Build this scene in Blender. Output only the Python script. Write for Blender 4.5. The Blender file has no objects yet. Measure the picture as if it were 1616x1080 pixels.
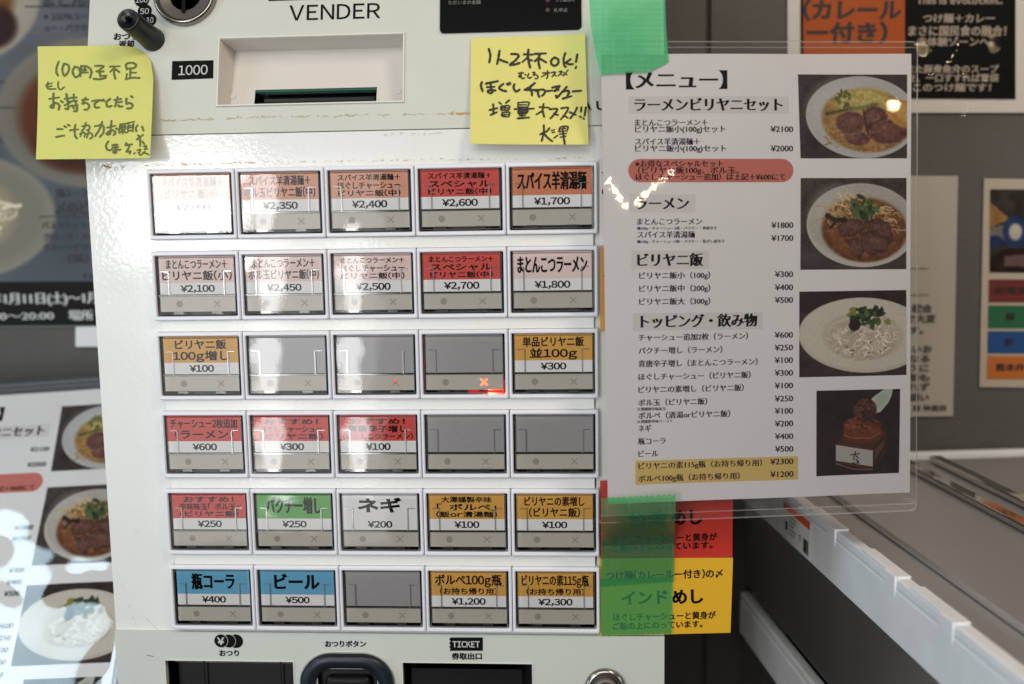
import bpy, math, random
import numpy as np
from mathutils import Vector, Matrix

random.seed(7)
rng = np.random.default_rng(11)
SC = bpy.context.scene
COL = SC.collection

# ------------------------------------------------------------------ camera
CAM = np.array([0.1267, -0.6226, 1.3644])
RW = np.array([[0.9980636, 0.0602523, -0.01545],
               [-0.0081843, -0.1190188, -0.9928583],
               [-0.0616609, 0.9910621, -0.1182952]])      # rows: right, down, forward
FPX = 1571.0
cd = bpy.data.cameras.new('camera')
cam = bpy.data.objects.new('camera', cd); COL.objects.link(cam)
cd.sensor_width = 36.0; cd.sensor_fit = 'HORIZONTAL'; cd.lens = 36.0 * FPX / 1616.0
cd.clip_start = 0.01; cd.clip_end = 200
m = Matrix.Identity(4)
for i in range(3):
    m[i][0] = RW[0][i]; m[i][1] = -RW[1][i]; m[i][2] = -RW[2][i]; m[i][3] = CAM[i]
cam.matrix_world = m
cd.dof.use_dof = True; cd.dof.focus_distance = 0.655; cd.dof.aperture_fstop = 4.2
SC.camera = cam

# ------------------------------------------------------------------ world, lamps, exposure
W = bpy.data.worlds.new('World'); SC.world = W; W.use_nodes = True
wb = W.node_tree.nodes['Background']
wb.inputs[0].default_value = (0.95, 0.96, 1.0, 1); wb.inputs[1].default_value = 0.13

def area(name, loc, target, sx, sy, power, color, spread=180):
    l = bpy.data.lights.new(name, 'AREA'); l.shape = 'RECTANGLE'; l.size = sx; l.size_y = sy
    l.energy = power; l.color = color; l.spread = math.radians(spread)
    o = bpy.data.objects.new(name, l); COL.objects.link(o); o.location = loc
    d = Vector(target) - Vector(loc)
    o.rotation_euler = d.to_track_quat('-Z', 'Y').to_euler()
    return o

area('soft_key_overhead', (-0.15, -1.55, 2.12), (0.0, 0.0, 1.25), 1.3, 0.7, 11.5, (1.0, 0.98, 0.94))  # unseen soft key lamp, added for general illumination
area('shopfront_window', (-0.72, -2.05, 1.03), (-0.72, 0.0, 1.03), 0.66, 1.05, 4.2, (0.97, 0.99, 1.0))
area('entrance_window', (-0.93, -2.0, 1.43), (-0.93, 0.0, 1.43), 0.36, 0.31, 6.6, (1.0, 1.0, 1.0))
area('entrance_gap_tall', (-0.70, -2.0, 1.06), (-0.70, 0.0, 1.06), 0.075, 0.95, 2.5, (1.0, 1.0, 1.0))
area('entrance_gap_narrow', (-0.46, -2.0, 1.02), (-0.46, 0.0, 1.02), 0.06, 0.75, 1.6, (1.0, 1.0, 1.0))
area('street_daylight_low', (-1.5, -0.95, 0.75), (-0.2, 0.05, 1.1), 0.5, 0.8, 6.0, (0.62, 0.86, 1.0))
area('street_side_left', (-1.25, -0.80, 1.95), (-0.29, 0.13, 1.06), 0.46, 0.30, 0.7, (0.66, 0.88, 1.0), 60)
area('warm_ceiling', (0.75, -0.7, 2.2), (0.3, 0.1, 1.2), 0.35, 0.35, 6.4, (1.0, 0.83, 0.66))
BULBS = []   # filled in once the menu plane is known

SC.view_settings.view_transform = 'Standard'
SC.view_settings.look = 'None'
SC.view_settings.exposure = 0.0
SC.view_settings.gamma = 1.0
SC.view_settings.use_curve_mapping = False
cy = SC.cycles
cy.use_denoising = True
try: cy.denoiser = 'OPENIMAGEDENOISE'
except Exception: pass
cy.max_bounces = 8; cy.transparent_max_bounces = 24; cy.glossy_bounces = 4; cy.diffuse_bounces = 4
cy.caustics_reflective = False; cy.caustics_refractive = False
cy.sample_clamp_indirect = 4.0

# ------------------------------------------------------------------ materials
def lin(c):
    r = []
    for x in c[:3]:
        x = x / 255.0
        r.append(x / 12.92 if x <= 0.04045 else ((x + 0.055) / 1.055) ** 2.4)
    return (r[0], r[1], r[2], 1.0)

MATS = {}
def mat(name, color, rough=0.5, metal=0.0, coat=0.0, spec=0.5, var=0.0, vscale=60.0, bump=0.0, bscale=200.0, bdist=0.001, emit=None, estr=0.0, rvar=0.0):
    if name in MATS: return MATS[name]
    M = bpy.data.materials.new(name); M.use_nodes = True
    nt = M.node_tree; b = nt.nodes['Principled BSDF']
    c = lin(color) if max(color) > 1.0 else (*color, 1.0)
    b.inputs['Base Color'].default_value = c
    b.inputs['Roughness'].default_value = rough
    b.inputs['Metallic'].default_value = metal
    b.inputs['Coat Weight'].default_value = coat
    b.inputs['Coat Roughness'].default_value = 0.05
    b.inputs['Specular IOR Level'].default_value = spec
    tc = nt.nodes.new('ShaderNodeTexCoord')
    if var > 0:
        n = nt.nodes.new('ShaderNodeTexNoise'); n.inputs['Scale'].default_value = vscale; n.inputs['Detail'].default_value = 5
        nt.links.new(tc.outputs['Object'], n.inputs['Vector'])
        mp = nt.nodes.new('ShaderNodeMapRange')
        mp.inputs['From Min'].default_value = 0.3; mp.inputs['From Max'].default_value = 0.7
        mp.inputs['To Min'].default_value = 1 - var; mp.inputs['To Max'].default_value = 1 + var
        nt.links.new(n.outputs['Fac'], mp.inputs['Value'])
        mx = nt.nodes.new('ShaderNodeVectorMath'); mx.operation = 'SCALE'
        mx.inputs[0].default_value = c[:3]
        nt.links.new(mp.outputs['Result'], mx.inputs['Scale'])
        nt.links.new(mx.outputs['Vector'], b.inputs['Base Color'])
    if bump > 0:
        n = nt.nodes.new('ShaderNodeTexNoise'); n.inputs['Scale'].default_value = bscale; n.inputs['Detail'].default_value = 2
        nt.links.new(tc.outputs['Object'], n.inputs['Vector'])
        bp = nt.nodes.new('ShaderNodeBump'); bp.inputs['Strength'].default_value = bump; bp.inputs['Distance'].default_value = bdist
        nt.links.new(n.outputs['Fac'], bp.inputs['Height'])
        nt.links.new(bp.outputs['Normal'], b.inputs['Normal']); nt.links.new(bp.outputs['Normal'], b.inputs['Coat Normal'])
    if rvar > 0:
        n = nt.nodes.new('ShaderNodeTexNoise'); n.inputs['Scale'].default_value = 22; n.inputs['Detail'].default_value = 6
        nt.links.new(tc.outputs['Object'], n.inputs['Vector'])
        mp = nt.nodes.new('ShaderNodeMapRange'); mp.inputs['From Min'].default_value = .35; mp.inputs['From Max'].default_value = .65
        mp.inputs['To Min'].default_value = max(.03, rough - rvar); mp.inputs['To Max'].default_value = rough + rvar
        nt.links.new(n.outputs['Fac'], mp.inputs['Value']); nt.links.new(mp.outputs['Result'], b.inputs['Roughness'])
    if emit is not None:
        b.inputs['Emission Color'].default_value = lin(emit); b.inputs['Emission Strength'].default_value = estr
    MATS[name] = M
    return M

def film(name, tint=(1, 1, 1), rough=0.03, ior=1.45, extra=0.0, bump=0.0, bscale=12.0, bdist=0.002, body=None, body_fac=0.0, weave=False, fine=0.0):
    """thin clear plastic: transparent + fresnel gloss (+ some diffuse body)"""
    if name in MATS: return MATS[name]
    M = bpy.data.materials.new(name); M.use_nodes = True
    nt = M.node_tree; nt.nodes.clear()
    out = nt.nodes.new('ShaderNodeOutputMaterial')
    tr = nt.nodes.new('ShaderNodeBsdfTransparent'); tr.inputs[0].default_value = (*tint, 1)
    gl = nt.nodes.new('ShaderNodeBsdfGlossy'); gl.inputs['Roughness'].default_value = rough
    fr = nt.nodes.new('ShaderNodeFresnel'); fr.inputs['IOR'].default_value = ior
    base = tr
    if body is not None:
        df = nt.nodes.new('ShaderNodeBsdfDiffuse'); df.inputs[0].default_value = lin(body)
        mxb = nt.nodes.new('ShaderNodeMixShader'); mxb.inputs[0].default_value = body_fac
        nt.links.new(tr.outputs[0], mxb.inputs[1]); nt.links.new(df.outputs[0], mxb.inputs[2]); base = mxb
    mx = nt.nodes.new('ShaderNodeMixShader')
    ad = nt.nodes.new('ShaderNodeMath'); ad.operation = 'ADD'; ad.inputs[1].default_value = extra
    nt.links.new(fr.outputs[0], ad.inputs[0]); nt.links.new(ad.outputs[0], mx.inputs[0])
    nt.links.new(base.outputs[0], mx.inputs[1]); nt.links.new(gl.outputs[0], mx.inputs[2])
    nt.links.new(mx.outputs[0], out.inputs[0])
    tc = nt.nodes.new('ShaderNodeTexCoord')
    last = None
    if bump > 0:
        n = nt.nodes.new('ShaderNodeTexNoise'); n.inputs['Scale'].default_value = bscale; n.inputs['Detail'].default_value = 1.0
        nt.links.new(tc.outputs['Object'], n.inputs['Vector'])
        bp = nt.nodes.new('ShaderNodeBump'); bp.inputs['Strength'].default_value = bump; bp.inputs['Distance'].default_value = bdist
        nt.links.new(n.outputs['Fac'], bp.inputs['Height']); last = bp
    if fine > 0:
        n = nt.nodes.new('ShaderNodeTexNoise'); n.inputs['Scale'].default_value = bscale * 14; n.inputs['Detail'].default_value = 2.0
        nt.links.new(tc.outputs['Object'], n.inputs['Vector'])
        bp = nt.nodes.new('ShaderNodeBump'); bp.inputs['Strength'].default_value = fine; bp.inputs['Distance'].default_value = 0.0003
        nt.links.new(n.outputs['Fac'], bp.inputs['Height'])
        if last: nt.links.new(last.outputs['Normal'], bp.inputs['Normal'])
        last = bp
    if weave:
        for ax, sc_ in (('X', 520), ('Z', 700)):
            w = nt.nodes.new('ShaderNodeTexWave'); w.bands_direction = ax; w.inputs['Scale'].default_value = sc_ / 6.2832 * 0.9
            w.inputs['Distortion'].default_value = 0.6
            nt.links.new(tc.outputs['Object'], w.inputs['Vector'])
            bp = nt.nodes.new('ShaderNodeBump'); bp.inputs['Strength'].default_value = 0.2; bp.inputs['Distance'].default_value = 0.0003
            nt.links.new(w.outputs['Fac'], bp.inputs['Height'])
            if last: nt.links.new(last.outputs['Normal'], bp.inputs['Normal'])
            last = bp
    if last:
        for s in (gl, fr): nt.links.new(last.outputs['Normal'], s.inputs['Normal'])
        if body is not None and weave: nt.links.new(last.outputs['Normal'], df.inputs['Normal'])
    MATS[name] = M
    return M

def paint_mat(name, rough=0.6):
    if name in MATS: return MATS[name]
    M = bpy.data.materials.new(name); M.use_nodes = True
    nt = M.node_tree; b = nt.nodes['Principled BSDF']; b.inputs['Roughness'].default_value = rough
    b.inputs['Specular IOR Level'].default_value = 0.2
    at = nt.nodes.new('ShaderNodeAttribute'); at.attribute_name = 'print'
    nt.links.new(at.outputs['Color'], b.inputs['Base Color'])
    MATS[name] = M
    return M

sage = mat('sage_panel', (194, 196, 186), rough=0.42, rvar=0.1, var=0.02, vscale=25, bump=0.03, bscale=900)
sage_low = mat('sage_panel_lower', (196, 200, 192), rough=0.42, var=0.02, vscale=25)
enamel = mat('white_enamel', (222, 222, 219), rough=0.32, coat=0.45, rvar=0.05, var=0.025, vscale=18, bump=0.08, bscale=330, bdist=0.0009)
frame_pl = mat('button_frame_plastic', (226, 226, 233), rough=0.38)
rail_pl = mat('rail_enamel', (224, 224, 220), rough=0.3, coat=0.4, bump=0.1, bscale=330, bdist=0.0008)
dark = mat('dark_gap', (22, 21, 20), rough=0.7, spec=0.1)
black_pl = mat('black_plastic', (14, 14, 15), rough=0.3, bump=0.05, bscale=700)
black_print = mat('black_print', (7, 7, 7), rough=0.6, spec=0.12)
black_glass = mat('display_black', (6, 6, 7), rough=0.3, spec=0.08)
white_print = mat('white_print', (190, 190, 186), rough=0.5)
grey_print = mat('grey_print', (120, 120, 118), rough=0.5)
chrome = mat('brushed_steel', (150, 146, 140), rough=0.22, metal=1.0)
chrome_dk = mat('dull_steel', (120, 114, 108), rough=0.5, metal=0.55)
steel_in = mat('tray_steel', (60, 60, 60), rough=0.25, metal=1.0)
navy_pl = mat('navy_plastic', (22, 29, 38), rough=0.35, spec=.4)
ink = mat('ink', (8, 7, 7), rough=0.7, spec=0.08)
serif_ink = mat('menu_ink', (10, 9, 9), rough=0.7, spec=0.08)
insert_grey = mat('empty_backing', (158, 156, 157), rough=0.3, var=0.03, vscale=300)
strip_m = mat('indicator_strip', (190, 185, 172), rough=0.35, var=0.03, vscale=900)
strip_mark = mat('indicator_mark', (152, 147, 136), rough=0.5)
pcb = mat('circuit_green', (30, 52, 44), rough=0.4)
lit_x = mat('cross_glow', (255, 120, 90), emit=(255, 96, 60), estr=3.2)
lit_red = mat('lit_red_glow_bright', (255, 30, 20), emit=(255, 40, 25), estr=0.9)  # emissive red for painted LED glow and the reflected cross
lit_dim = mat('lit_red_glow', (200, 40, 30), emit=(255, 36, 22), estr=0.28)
lit_green = mat('lit_green_led', (20, 120, 80), emit=(30, 160, 110), estr=0.5)
card_white = mat('card_white', (240, 239, 237), rough=0.5)
cardc = {'salmon': (222, 152, 122), 'orange': (214, 124, 78), 'pink': (238, 212, 208), 'rose': (236, 206, 198), 'red': (212, 58, 44),
         'amber': (222, 164, 66), 'green': (92, 172, 72), 'blue': (92, 170, 208), 'white': (232, 231, 230)}
cardm = {k: mat('card_' + k, v, rough=0.5) for k, v in cardc.items()}
cover_clear = film('clear_button_cover', rough=0.02, ior=1.47, extra=0.01, bump=0.14, bscale=34, bdist=0.0016)
clear_edge = film('clear_plastic_edge', rough=0.15, extra=0.22, body=(225, 225, 222), body_fac=0.09)
clear_bar = film('clear_plastic_bar', rough=0.15, extra=0.2, body=(236, 236, 232), body_fac=0.42)
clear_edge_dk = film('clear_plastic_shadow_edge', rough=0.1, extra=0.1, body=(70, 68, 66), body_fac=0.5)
laminate = film('laminate_film', rough=0.02, ior=1.5, bump=0.05, bscale=9, bdist=0.004, body=(200, 198, 194), body_fac=0.012)
laminate_wavy = film('laminate_film_wavy', rough=0.03, ior=1.5, bump=0.8, bscale=15, bdist=0.006, fine=0.0)
lam_edge = film('laminate_edge', rough=0.15, extra=0.05, body=(200, 197, 190), body_fac=0.2)
tape_m = film('green_masking_tape', tint=(0.30, 0.80, 0.50), rough=0.3, extra=0.0, body=(92, 192, 136), body_fac=0.46, weave=True, bump=0.5, bscale=70, bdist=0.0015)
tape_m2 = film('green_masking_tape_sheer', tint=(0.44, 0.80, 0.46), rough=0.3, extra=0.0, body=(92, 192, 136), body_fac=0.20, weave=True, bump=0.5, bscale=70, bdist=0.0015)
tape_clearer = film('green_masking_tape_thin', tint=(0.52, 0.94, 0.50), rough=0.3, extra=0.0, body=(92, 196, 128), body_fac=0.26, weave=True, bump=0.5, bscale=70, bdist=0.0015)
paper = mat('menu_paper', (238, 233, 231), rough=0.6, var=0.012, vscale=40)
paper_shade = mat('menu_heading_box', (225, 219, 216), rough=0.6)
menu_pill = mat('menu_red_box', (206, 112, 98), rough=0.6)
menu_yel = mat('menu_yellow_box', (224, 190, 112), rough=0.6)
note_y = mat('sticky_note_yellow', (214, 207, 118), rough=0.7, var=0.02, vscale=90)
note_yg = mat('sticky_note_greenish', (202, 202, 110), rough=0.7, var=0.02, vscale=90)
marker_blk = mat('marker_black', (30, 27, 12), rough=0.6)
marker_grn = mat('marker_olive', (92, 100, 48), rough=0.6, var=0.12, vscale=700)
glue_m = mat('glue_residue', (190, 172, 130), rough=0.8, var=0.3, vscale=500)
glue_o = mat('glue_residue_orange', (196, 146, 82), rough=0.8, var=0.25, vscale=500)
print_m = paint_mat('printed_photo')
wall_m = mat('grey_wall_paint', (84, 81, 77), rough=0.75, var=0.08, vscale=14, bump=0.45, bscale=160, bdist=0.002)

# ------------------------------------------------------------------ planes and pixel rays
def ray(px, py): return RW.T @ np.array([(px - 808) / FPX, (py - 540) / FPX, 1.0])
class Plane:
    def __init__(s, o, ex, up, local=False):
        s.o = np.asarray(o, float); s.ex = np.asarray(ex, float); s.ex /= np.linalg.norm(s.ex)
        up = np.asarray(up, float); s.n = np.cross(s.ex, up); s.n /= np.linalg.norm(s.n)
        s.up = np.cross(s.n, s.ex); s.local = local      # n faces the viewer
    def uv(s, px, py):
        d = ray(px, py); p = CAM + d * (np.dot(s.o - CAM, s.n) / np.dot(d, s.n)) - s.o
        return np.array([p @ s.ex, p @ s.up])
    def pt(s, u, v, d=0.0):
        if s.local: return (u, v, d)
        return tuple(s.o + s.ex * u + s.up * v + s.n * d)
    def px(s, x, y, d=0.0):
        u, v = s.uv(x, y); return s.pt(u, v, d)

# ------------------------------------------------------------------ mesh builder
class MB:
    def __init__(s): s.v = []; s.f = []; s.fm = []; s.mats = []; s.smooth = []
    def mi(s, m):
        if m not in s.mats: s.mats.append(m)
        return s.mats.index(m)
    def add(s, vs, fs, m, smooth=False):
        b = len(s.v); k = s.mi(m); s.v.extend([tuple(map(float, p)) for p in vs])
        for f in fs: s.f.append([b + i for i in f]); s.fm.append(k); s.smooth.append(smooth)
    def quad(s, pts, m): s.add(pts, [list(range(len(pts)))], m)
    def box(s, x0, x1, y0, y1, z0, z1, m):
        vs = [(x, y, z) for x in (x0, x1) for y in (y0, y1) for z in (z0, z1)]
        s.add(vs, [(0, 1, 3, 2), (4, 6, 7, 5), (0, 4, 5, 1), (2, 3, 7, 6), (0, 2, 6, 4), (1, 5, 7, 3)], m)
    def loft(s, rings, m, cap0=False, cap1=False, smooth=False):
        n = len(rings[0]); vs = [p for r in rings for p in r]; fs = []
        for i in range(len(rings) - 1):
            for j in range(n):
                k = (j + 1) % n
                fs.append((i * n + j, i * n + k, (i + 1) * n + k, (i + 1) * n + j))
        if cap0: fs.append(tuple(range(n)))
        if cap1: fs.append(tuple(range((len(rings) - 1) * n, len(rings) * n))[::-1])
        s.add(vs, fs, m, smooth)
    def prism(s, pl, poly, d0, d1, m):
        """polygon (u,v) extruded along the plane's normal from d0 (back) to d1 (front)"""
        s.loft([[pl.pt(u, v, d0) for u, v in poly], [pl.pt(u, v, d1) for u, v in poly]], m, True, True)
    def build(s, name, parent=None, label=None, at=None):
        me = bpy.data.meshes.new(name)
        off = np.zeros(3)
        if parent is not None and not parent.get('_local'): off = np.array(world_loc(parent))
        elif at is not None: off = np.array(at)
        vs = np.array(s.v) - off
        me.from_pydata(vs.tolist(), [], s.f)
        for m_ in s.mats: me.materials.append(m_)
        me.polygons.foreach_set('material_index', s.fm)
        me.polygons.foreach_set('use_smooth', s.smooth)
        me.update()
        o = bpy.data.objects.new(name, me); COL.objects.link(o)
        if parent is not None: o.parent = parent
        elif at is not None: o.location = at
        if label: o['label'] = label
        return o

def world_loc(o):
    p = np.array(o.location)
    while o.parent: o = o.parent; p = p + np.array(o.location)
    return p
def tag(o, label=None, cat=None, group=None, kind=None):
    if label: o['label'] = label
    if cat: o['category'] = cat
    if group: o['group'] = group
    if kind: o['kind'] = kind
    return o
def thing(name, loc, label, cat, group=None):
    o = bpy.data.objects.new(name, None); COL.objects.link(o); o.location = loc
    o.empty_display_size = 0.05
    return tag(o, label, cat, group)
def thing_local(name, pl, label, cat, group=None):
    o = thing(name, pl.o, label, cat, group)
    mm = Matrix.Identity(4)
    for i in range(3): mm[i][0] = pl.ex[i]; mm[i][1] = pl.up[i]; mm[i][2] = pl.n[i]; mm[i][3] = pl.o[i]
    o.matrix_world = mm; o['_local'] = 1
    return o

def rrect(w, h, r, n=5, cx=0.0, cy=0.0):
    p = []
    for (sx, sy, a0) in ((1, 1, 0), (-1, 1, 90), (-1, -1, 180), (1, -1, 270)):
        for k in range(n + 1):
            a = math.radians(a0 + 90 * k / n)
            p.append((cx + sx * (w / 2 - r) + r * math.cos(a), cy + sy * (h / 2 - r) + r * math.sin(a)))
    return p
def circ(r, n=32, cx=0, cy=0): return [(cx + r * math.cos(2 * math.pi * k / n), cy + r * math.sin(2 * math.pi * k / n)) for k in range(n)]

# ------------------------------------------------------------------ lettering
_tc = {}
def glyphs(s, spacing=1.0):
    key = (s, spacing)
    if key in _tc: return _tc[key]
    c = bpy.data.curves.new('t', 'FONT'); c.body = s; c.resolution_u = 3; c.space_character = spacing
    o = bpy.data.objects.new('t', c); COL.objects.link(o)
    dg = bpy.context.evaluated_depsgraph_get(); me = o.evaluated_get(dg).to_mesh()
    v = np.array([(p.co.x, p.co.y) for p in me.vertices]) if len(me.vertices) else np.zeros((0, 2))
    f = [tuple(p.vertices) for p in me.polygons]
    o.evaluated_get(dg).to_mesh_clear(); bpy.data.objects.remove(o); bpy.data.curves.remove(c)
    cnt = {}
    for fi, t in enumerate(f):
        for k in range(len(t)):
            a, b = t[k], t[(k + 1) % len(t)]
            e = (min(a, b), max(a, b)); cnt.setdefault(e, []).append(fi)
    nrm = np.zeros_like(v)
    for (a, b), fl in cnt.items():
        if len(fl) == 1:
            d = v[b] - v[a]; L = np.hypot(*d)
            if L < 1e-9: continue
            nn = np.array([d[1], -d[0]]) / L
            cen = v[list(f[fl[0]])].mean(0)
            if nn @ (cen - (v[a] + v[b]) / 2) > 0: nn = -nn
            nrm[a] += nn; nrm[b] += nn
    L = np.hypot(nrm[:, 0], nrm[:, 1]); L[L == 0] = 1
    nrm = nrm / L[:, None] * np.minimum(1.6, 2.0 / np.maximum(L, 0.5))[:, None]
    _tc[key] = (v, f, nrm); return _tc[key]
def refbox(cjk, serif=True):
    v = glyphs('国' if cjk else ('0' if serif else '０'))[0]; return v[:, 1].min(), v[:, 1].max()
def is_cjk(s): return any(ord(ch) > 0x2e80 for ch in s)
SANS = (0.032, 0.024); HEAVY = (0.046, 0.034); THIN = (0.0, 0.0); MINCHO = (0.034, 0.006); MINCHO_B = (0.056, 0.004); MINCHO_N = (0.03, 0.008)
def text(mb, pl, s, x0, y0, x1, y1, h, m, w=SANS, d=0.0002, spacing=1.0):
    """lettering s fitted between two pixel points (its left and right middles) on a plane; h = letter height in pixels"""
    a = pl.uv(x0, y0); b = pl.uv(x1, y1); k = np.linalg.norm(b - a) / math.hypot(x1 - x0, y1 - y0)
    text_uv(mb, pl, s, a, b, h * k, m, w, d, spacing)
_adv = {}
def layout(s):
    """sans lettering set glyph by glyph; Latin taken from the full-width range so that it is sans-serif too"""
    if s in _tc: return _tc[s]
    if not _adv:
        one = glyphs('国')[0]; two = glyphs('国国')[0]
        _adv['em'] = (two[:, 0].max() - two[:, 0].min()) - (one[:, 0].max() - one[:, 0].min())
        _adv['in'] = one[:, 0].min()
    em = _adv['em']; X = 0.0; V = []; Fc = []; Nr = []; nb = 0
    for ch in s:
        if ch == ' ': X += em * .3; continue
        o = ord(ch); lat = 0x21 <= o <= 0x7e or ch == '¥'
        g = '￥' if ch == '¥' else (chr(o + 0xfee0) if lat else ch)
        v, f, nr = glyphs(g)
        if len(v) == 0: X += em * .5; continue
        if lat:
            x0, x1 = v[:, 0].min(), v[:, 0].max(); wd = x1 - x0
            if ch.isdigit() or ch == '¥':
                adv = em * .60; off = X + (adv - wd) / 2 - x0
            else: adv = wd + em * .13; off = X + em * .065 - x0
        else: adv = em; off = X
        V.append(v + np.array([off, 0])); Fc += [tuple(i + nb for i in t) for t in f]; Nr.append(nr); nb += len(v); X += adv
    _tc[s] = (np.concatenate(V), Fc, np.concatenate(Nr)) if V else (np.zeros((0, 2)), [], np.zeros((0, 2)))
    return _tc[s]
def text_uv(mb, pl, s, a, b, h, m, w=SANS, d=0.0002, spacing=1.0):
    serif = w in (MINCHO, MINCHO_B, MINCHO_N)
    v, f, nr = glyphs(s, spacing) if serif else layout(s)
    if len(v) == 0: return
    a = np.asarray(a, float); b = np.asarray(b, float)
    y0, y1 = refbox(is_cjk(s), serif); vx0, vx1 = v[:, 0].min(), v[:, 0].max()
    L = np.linalg.norm(b - a); dx = (b - a) / L; dy = np.array([-dx[1], dx[0]])
    sx = L / (vx1 - vx0); sy = h / (y1 - y0)
    g = math.sqrt(abs(sx * sy))
    X = (v[:, 0] - vx0) * sx + nr[:, 0] * w[0] * g
    Y = (v[:, 1] - (y0 + y1) / 2) * sy + nr[:, 1] * w[1] * g
    pts = a + X[:, None] * dx + Y[:, None] * dy
    mb.add([pl.pt(p[0], p[1], d) for p in pts], f, m)

def smooth_line(p, n=5):
    p = [np.array(q, float) for q in p]
    if len(p) < 3: return p
    q = [2 * p[0] - p[1]] + p + [2 * p[-1] - p[-2]]; out = []
    for i in range(1, len(q) - 2):
        for k in range(n):
            t = k / n; a, b, c, d = q[i - 1], q[i], q[i + 1], q[i + 2]
            out.append(0.5 * (2 * b + (c - a) * t + (2 * a - 5 * b + 4 * c - d) * t * t + (3 * b - a - 3 * c + d) * t ** 3))
    out.append(p[-1]); return out
def stroke(mb, p, w, fn, m, wob=0.12):
    """pen stroke: ribbon with round ends; fn maps 2D to 3D"""
    p = smooth_line(p); n = len(p); L = []; Rr = []
    for i in range(n):
        t = p[min(i + 1, n - 1)] - p[max(i - 1, 0)]; t = t / (np.linalg.norm(t) + 1e-9); nn = np.array([-t[1], t[0]])
        ww = w / 2 * (1 + wob * math.sin(i * 1.7 + p[0][0])) * (1.0 if i < n - 1 else 0.85)
        L.append(p[i] + nn * ww); Rr.append(p[i] - nn * ww)
    vs = [fn(*q) for q in L] + [fn(*q) for q in Rr]
    mb.add(vs, [(i, i + 1, n + i + 1, n + i) for i in range(n - 1)], m)
    for c, r in ((p[0], w / 2), (p[-1], w / 2 * 0.9)):
        mb.add([fn(c[0] + r * math.cos(k * math.pi / 5), c[1] + r * math.sin(k * math.pi / 5)) for k in range(10)], [tuple(range(10))], m)

# ------------------------------------------------------------------ printed pictures (colour attribute on a fine grid)
class Pic:
    def __init__(s, w, h, res, bg):
        s.w, s.h = w, h; s.nx = res; s.ny = int(res * h / w)
        s.x, s.y = np.meshgrid((np.arange(s.nx) + .5) / s.nx * w, (np.arange(s.ny) + .5) / s.ny * h)
        s.px = w / s.nx; s.c = np.zeros((s.ny, s.nx, 3)) + np.array(bg, float); s.sat = 1.0
    def blend(s, mk, col): s.c += (np.array(col, float) - s.c) * np.clip(mk, 0, 1)[..., None]
    def noise(s, amp, scale=8, seed=0, mask=None):
        r = np.random.default_rng(seed); a = r.normal(size=(int(s.h / scale) + 3, int(s.w / scale) + 3))
        gx = s.x / scale; gy = s.y / scale; ix = gx.astype(int); iy = gy.astype(int); fx = gx - ix; fy = gy - iy
        v = (a[iy, ix] * (1 - fx) + a[iy, ix + 1] * fx) * (1 - fy) + (a[iy + 1, ix] * (1 - fx) + a[iy + 1, ix + 1] * fx) * fy
        if mask is None: mask = 1
        s.c += (v * amp * mask)[..., None]; return v
    def ell(s, cx, cy, rx, ry, rot=0, soft=4):
        c, k = math.cos(math.radians(rot)), math.sin(math.radians(rot)); X = s.x - cx; Y = s.y - cy
        u = (X * c + Y * k) / rx; v = (-X * k + Y * c) / ry; d = (1 - np.hypot(u, v)) * min(rx, ry)
        return np.clip(d / soft + .5, 0, 1)
    def poly(s, pts):
        ins = np.zeros_like(s.x, bool); n = len(pts)
        for i in range(n):
            (x0, y0), (x1, y1) = pts[i], pts[(i + 1) % n]
            if y0 == y1: continue
            t = ((y0 > s.y) != (y1 > s.y)) & (s.x < (x1 - x0) * (s.y - y0) / (y1 - y0) + x0); ins ^= t
        return ins.astype(float)
    def line(s, pts, w, soft=2):
        d = np.full_like(s.x, 1e9)
        for (x0, y0), (x1, y1) in zip(pts[:-1], pts[1:]):
            dx, dy = x1 - x0, y1 - y0; t = np.clip(((s.x - x0) * dx + (s.y - y0) * dy) / (dx * dx + dy * dy + 1e-9), 0, 1)
            d = np.minimum(d, np.hypot(s.x - x0 - t * dx, s.y - y0 - t * dy))
        return np.clip((w / 2 - d) / soft + .5, 0, 1)
    def noodles(s, n, cx, cy, rx, ry, col, w, ln, seed, var=25, curl=1.2):
        r = np.random.default_rng(seed)
        for _ in range(n):
            a = r.uniform(0, 6.28); q = math.sqrt(r.uniform(0, 1)); x = cx + rx * q * math.cos(a); y = cy + ry * q * math.sin(a)
            th = r.uniform(0, 6.28); pts = [(x, y)]
            for k in range(4): th += r.normal() * curl * .5; x += ln / 4 * math.cos(th); y += ln / 4 * .6 * math.sin(th); pts.append((x, y))
            s.blend(s.line(pts, w) * .9, np.array(col) + r.normal() * var)
    def leaves(s, cx, cy, rx, ry, n, cols, seed, size=22):
        r = np.random.default_rng(seed)
        for _ in range(n):
            a = r.uniform(0, 6.28); q = math.sqrt(r.uniform(0, 1)); x = cx + rx * q * math.cos(a); y = cy + ry * q * math.sin(a)
            s.blend(s.ell(x, y, size * r.uniform(.4, 1), size * r.uniform(.25, .5), r.uniform(0, 180), 3), np.array(cols[r.integers(len(cols))]) + r.normal() * 8)
    def mesh(s, mb, corner_fn):
        pass
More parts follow.
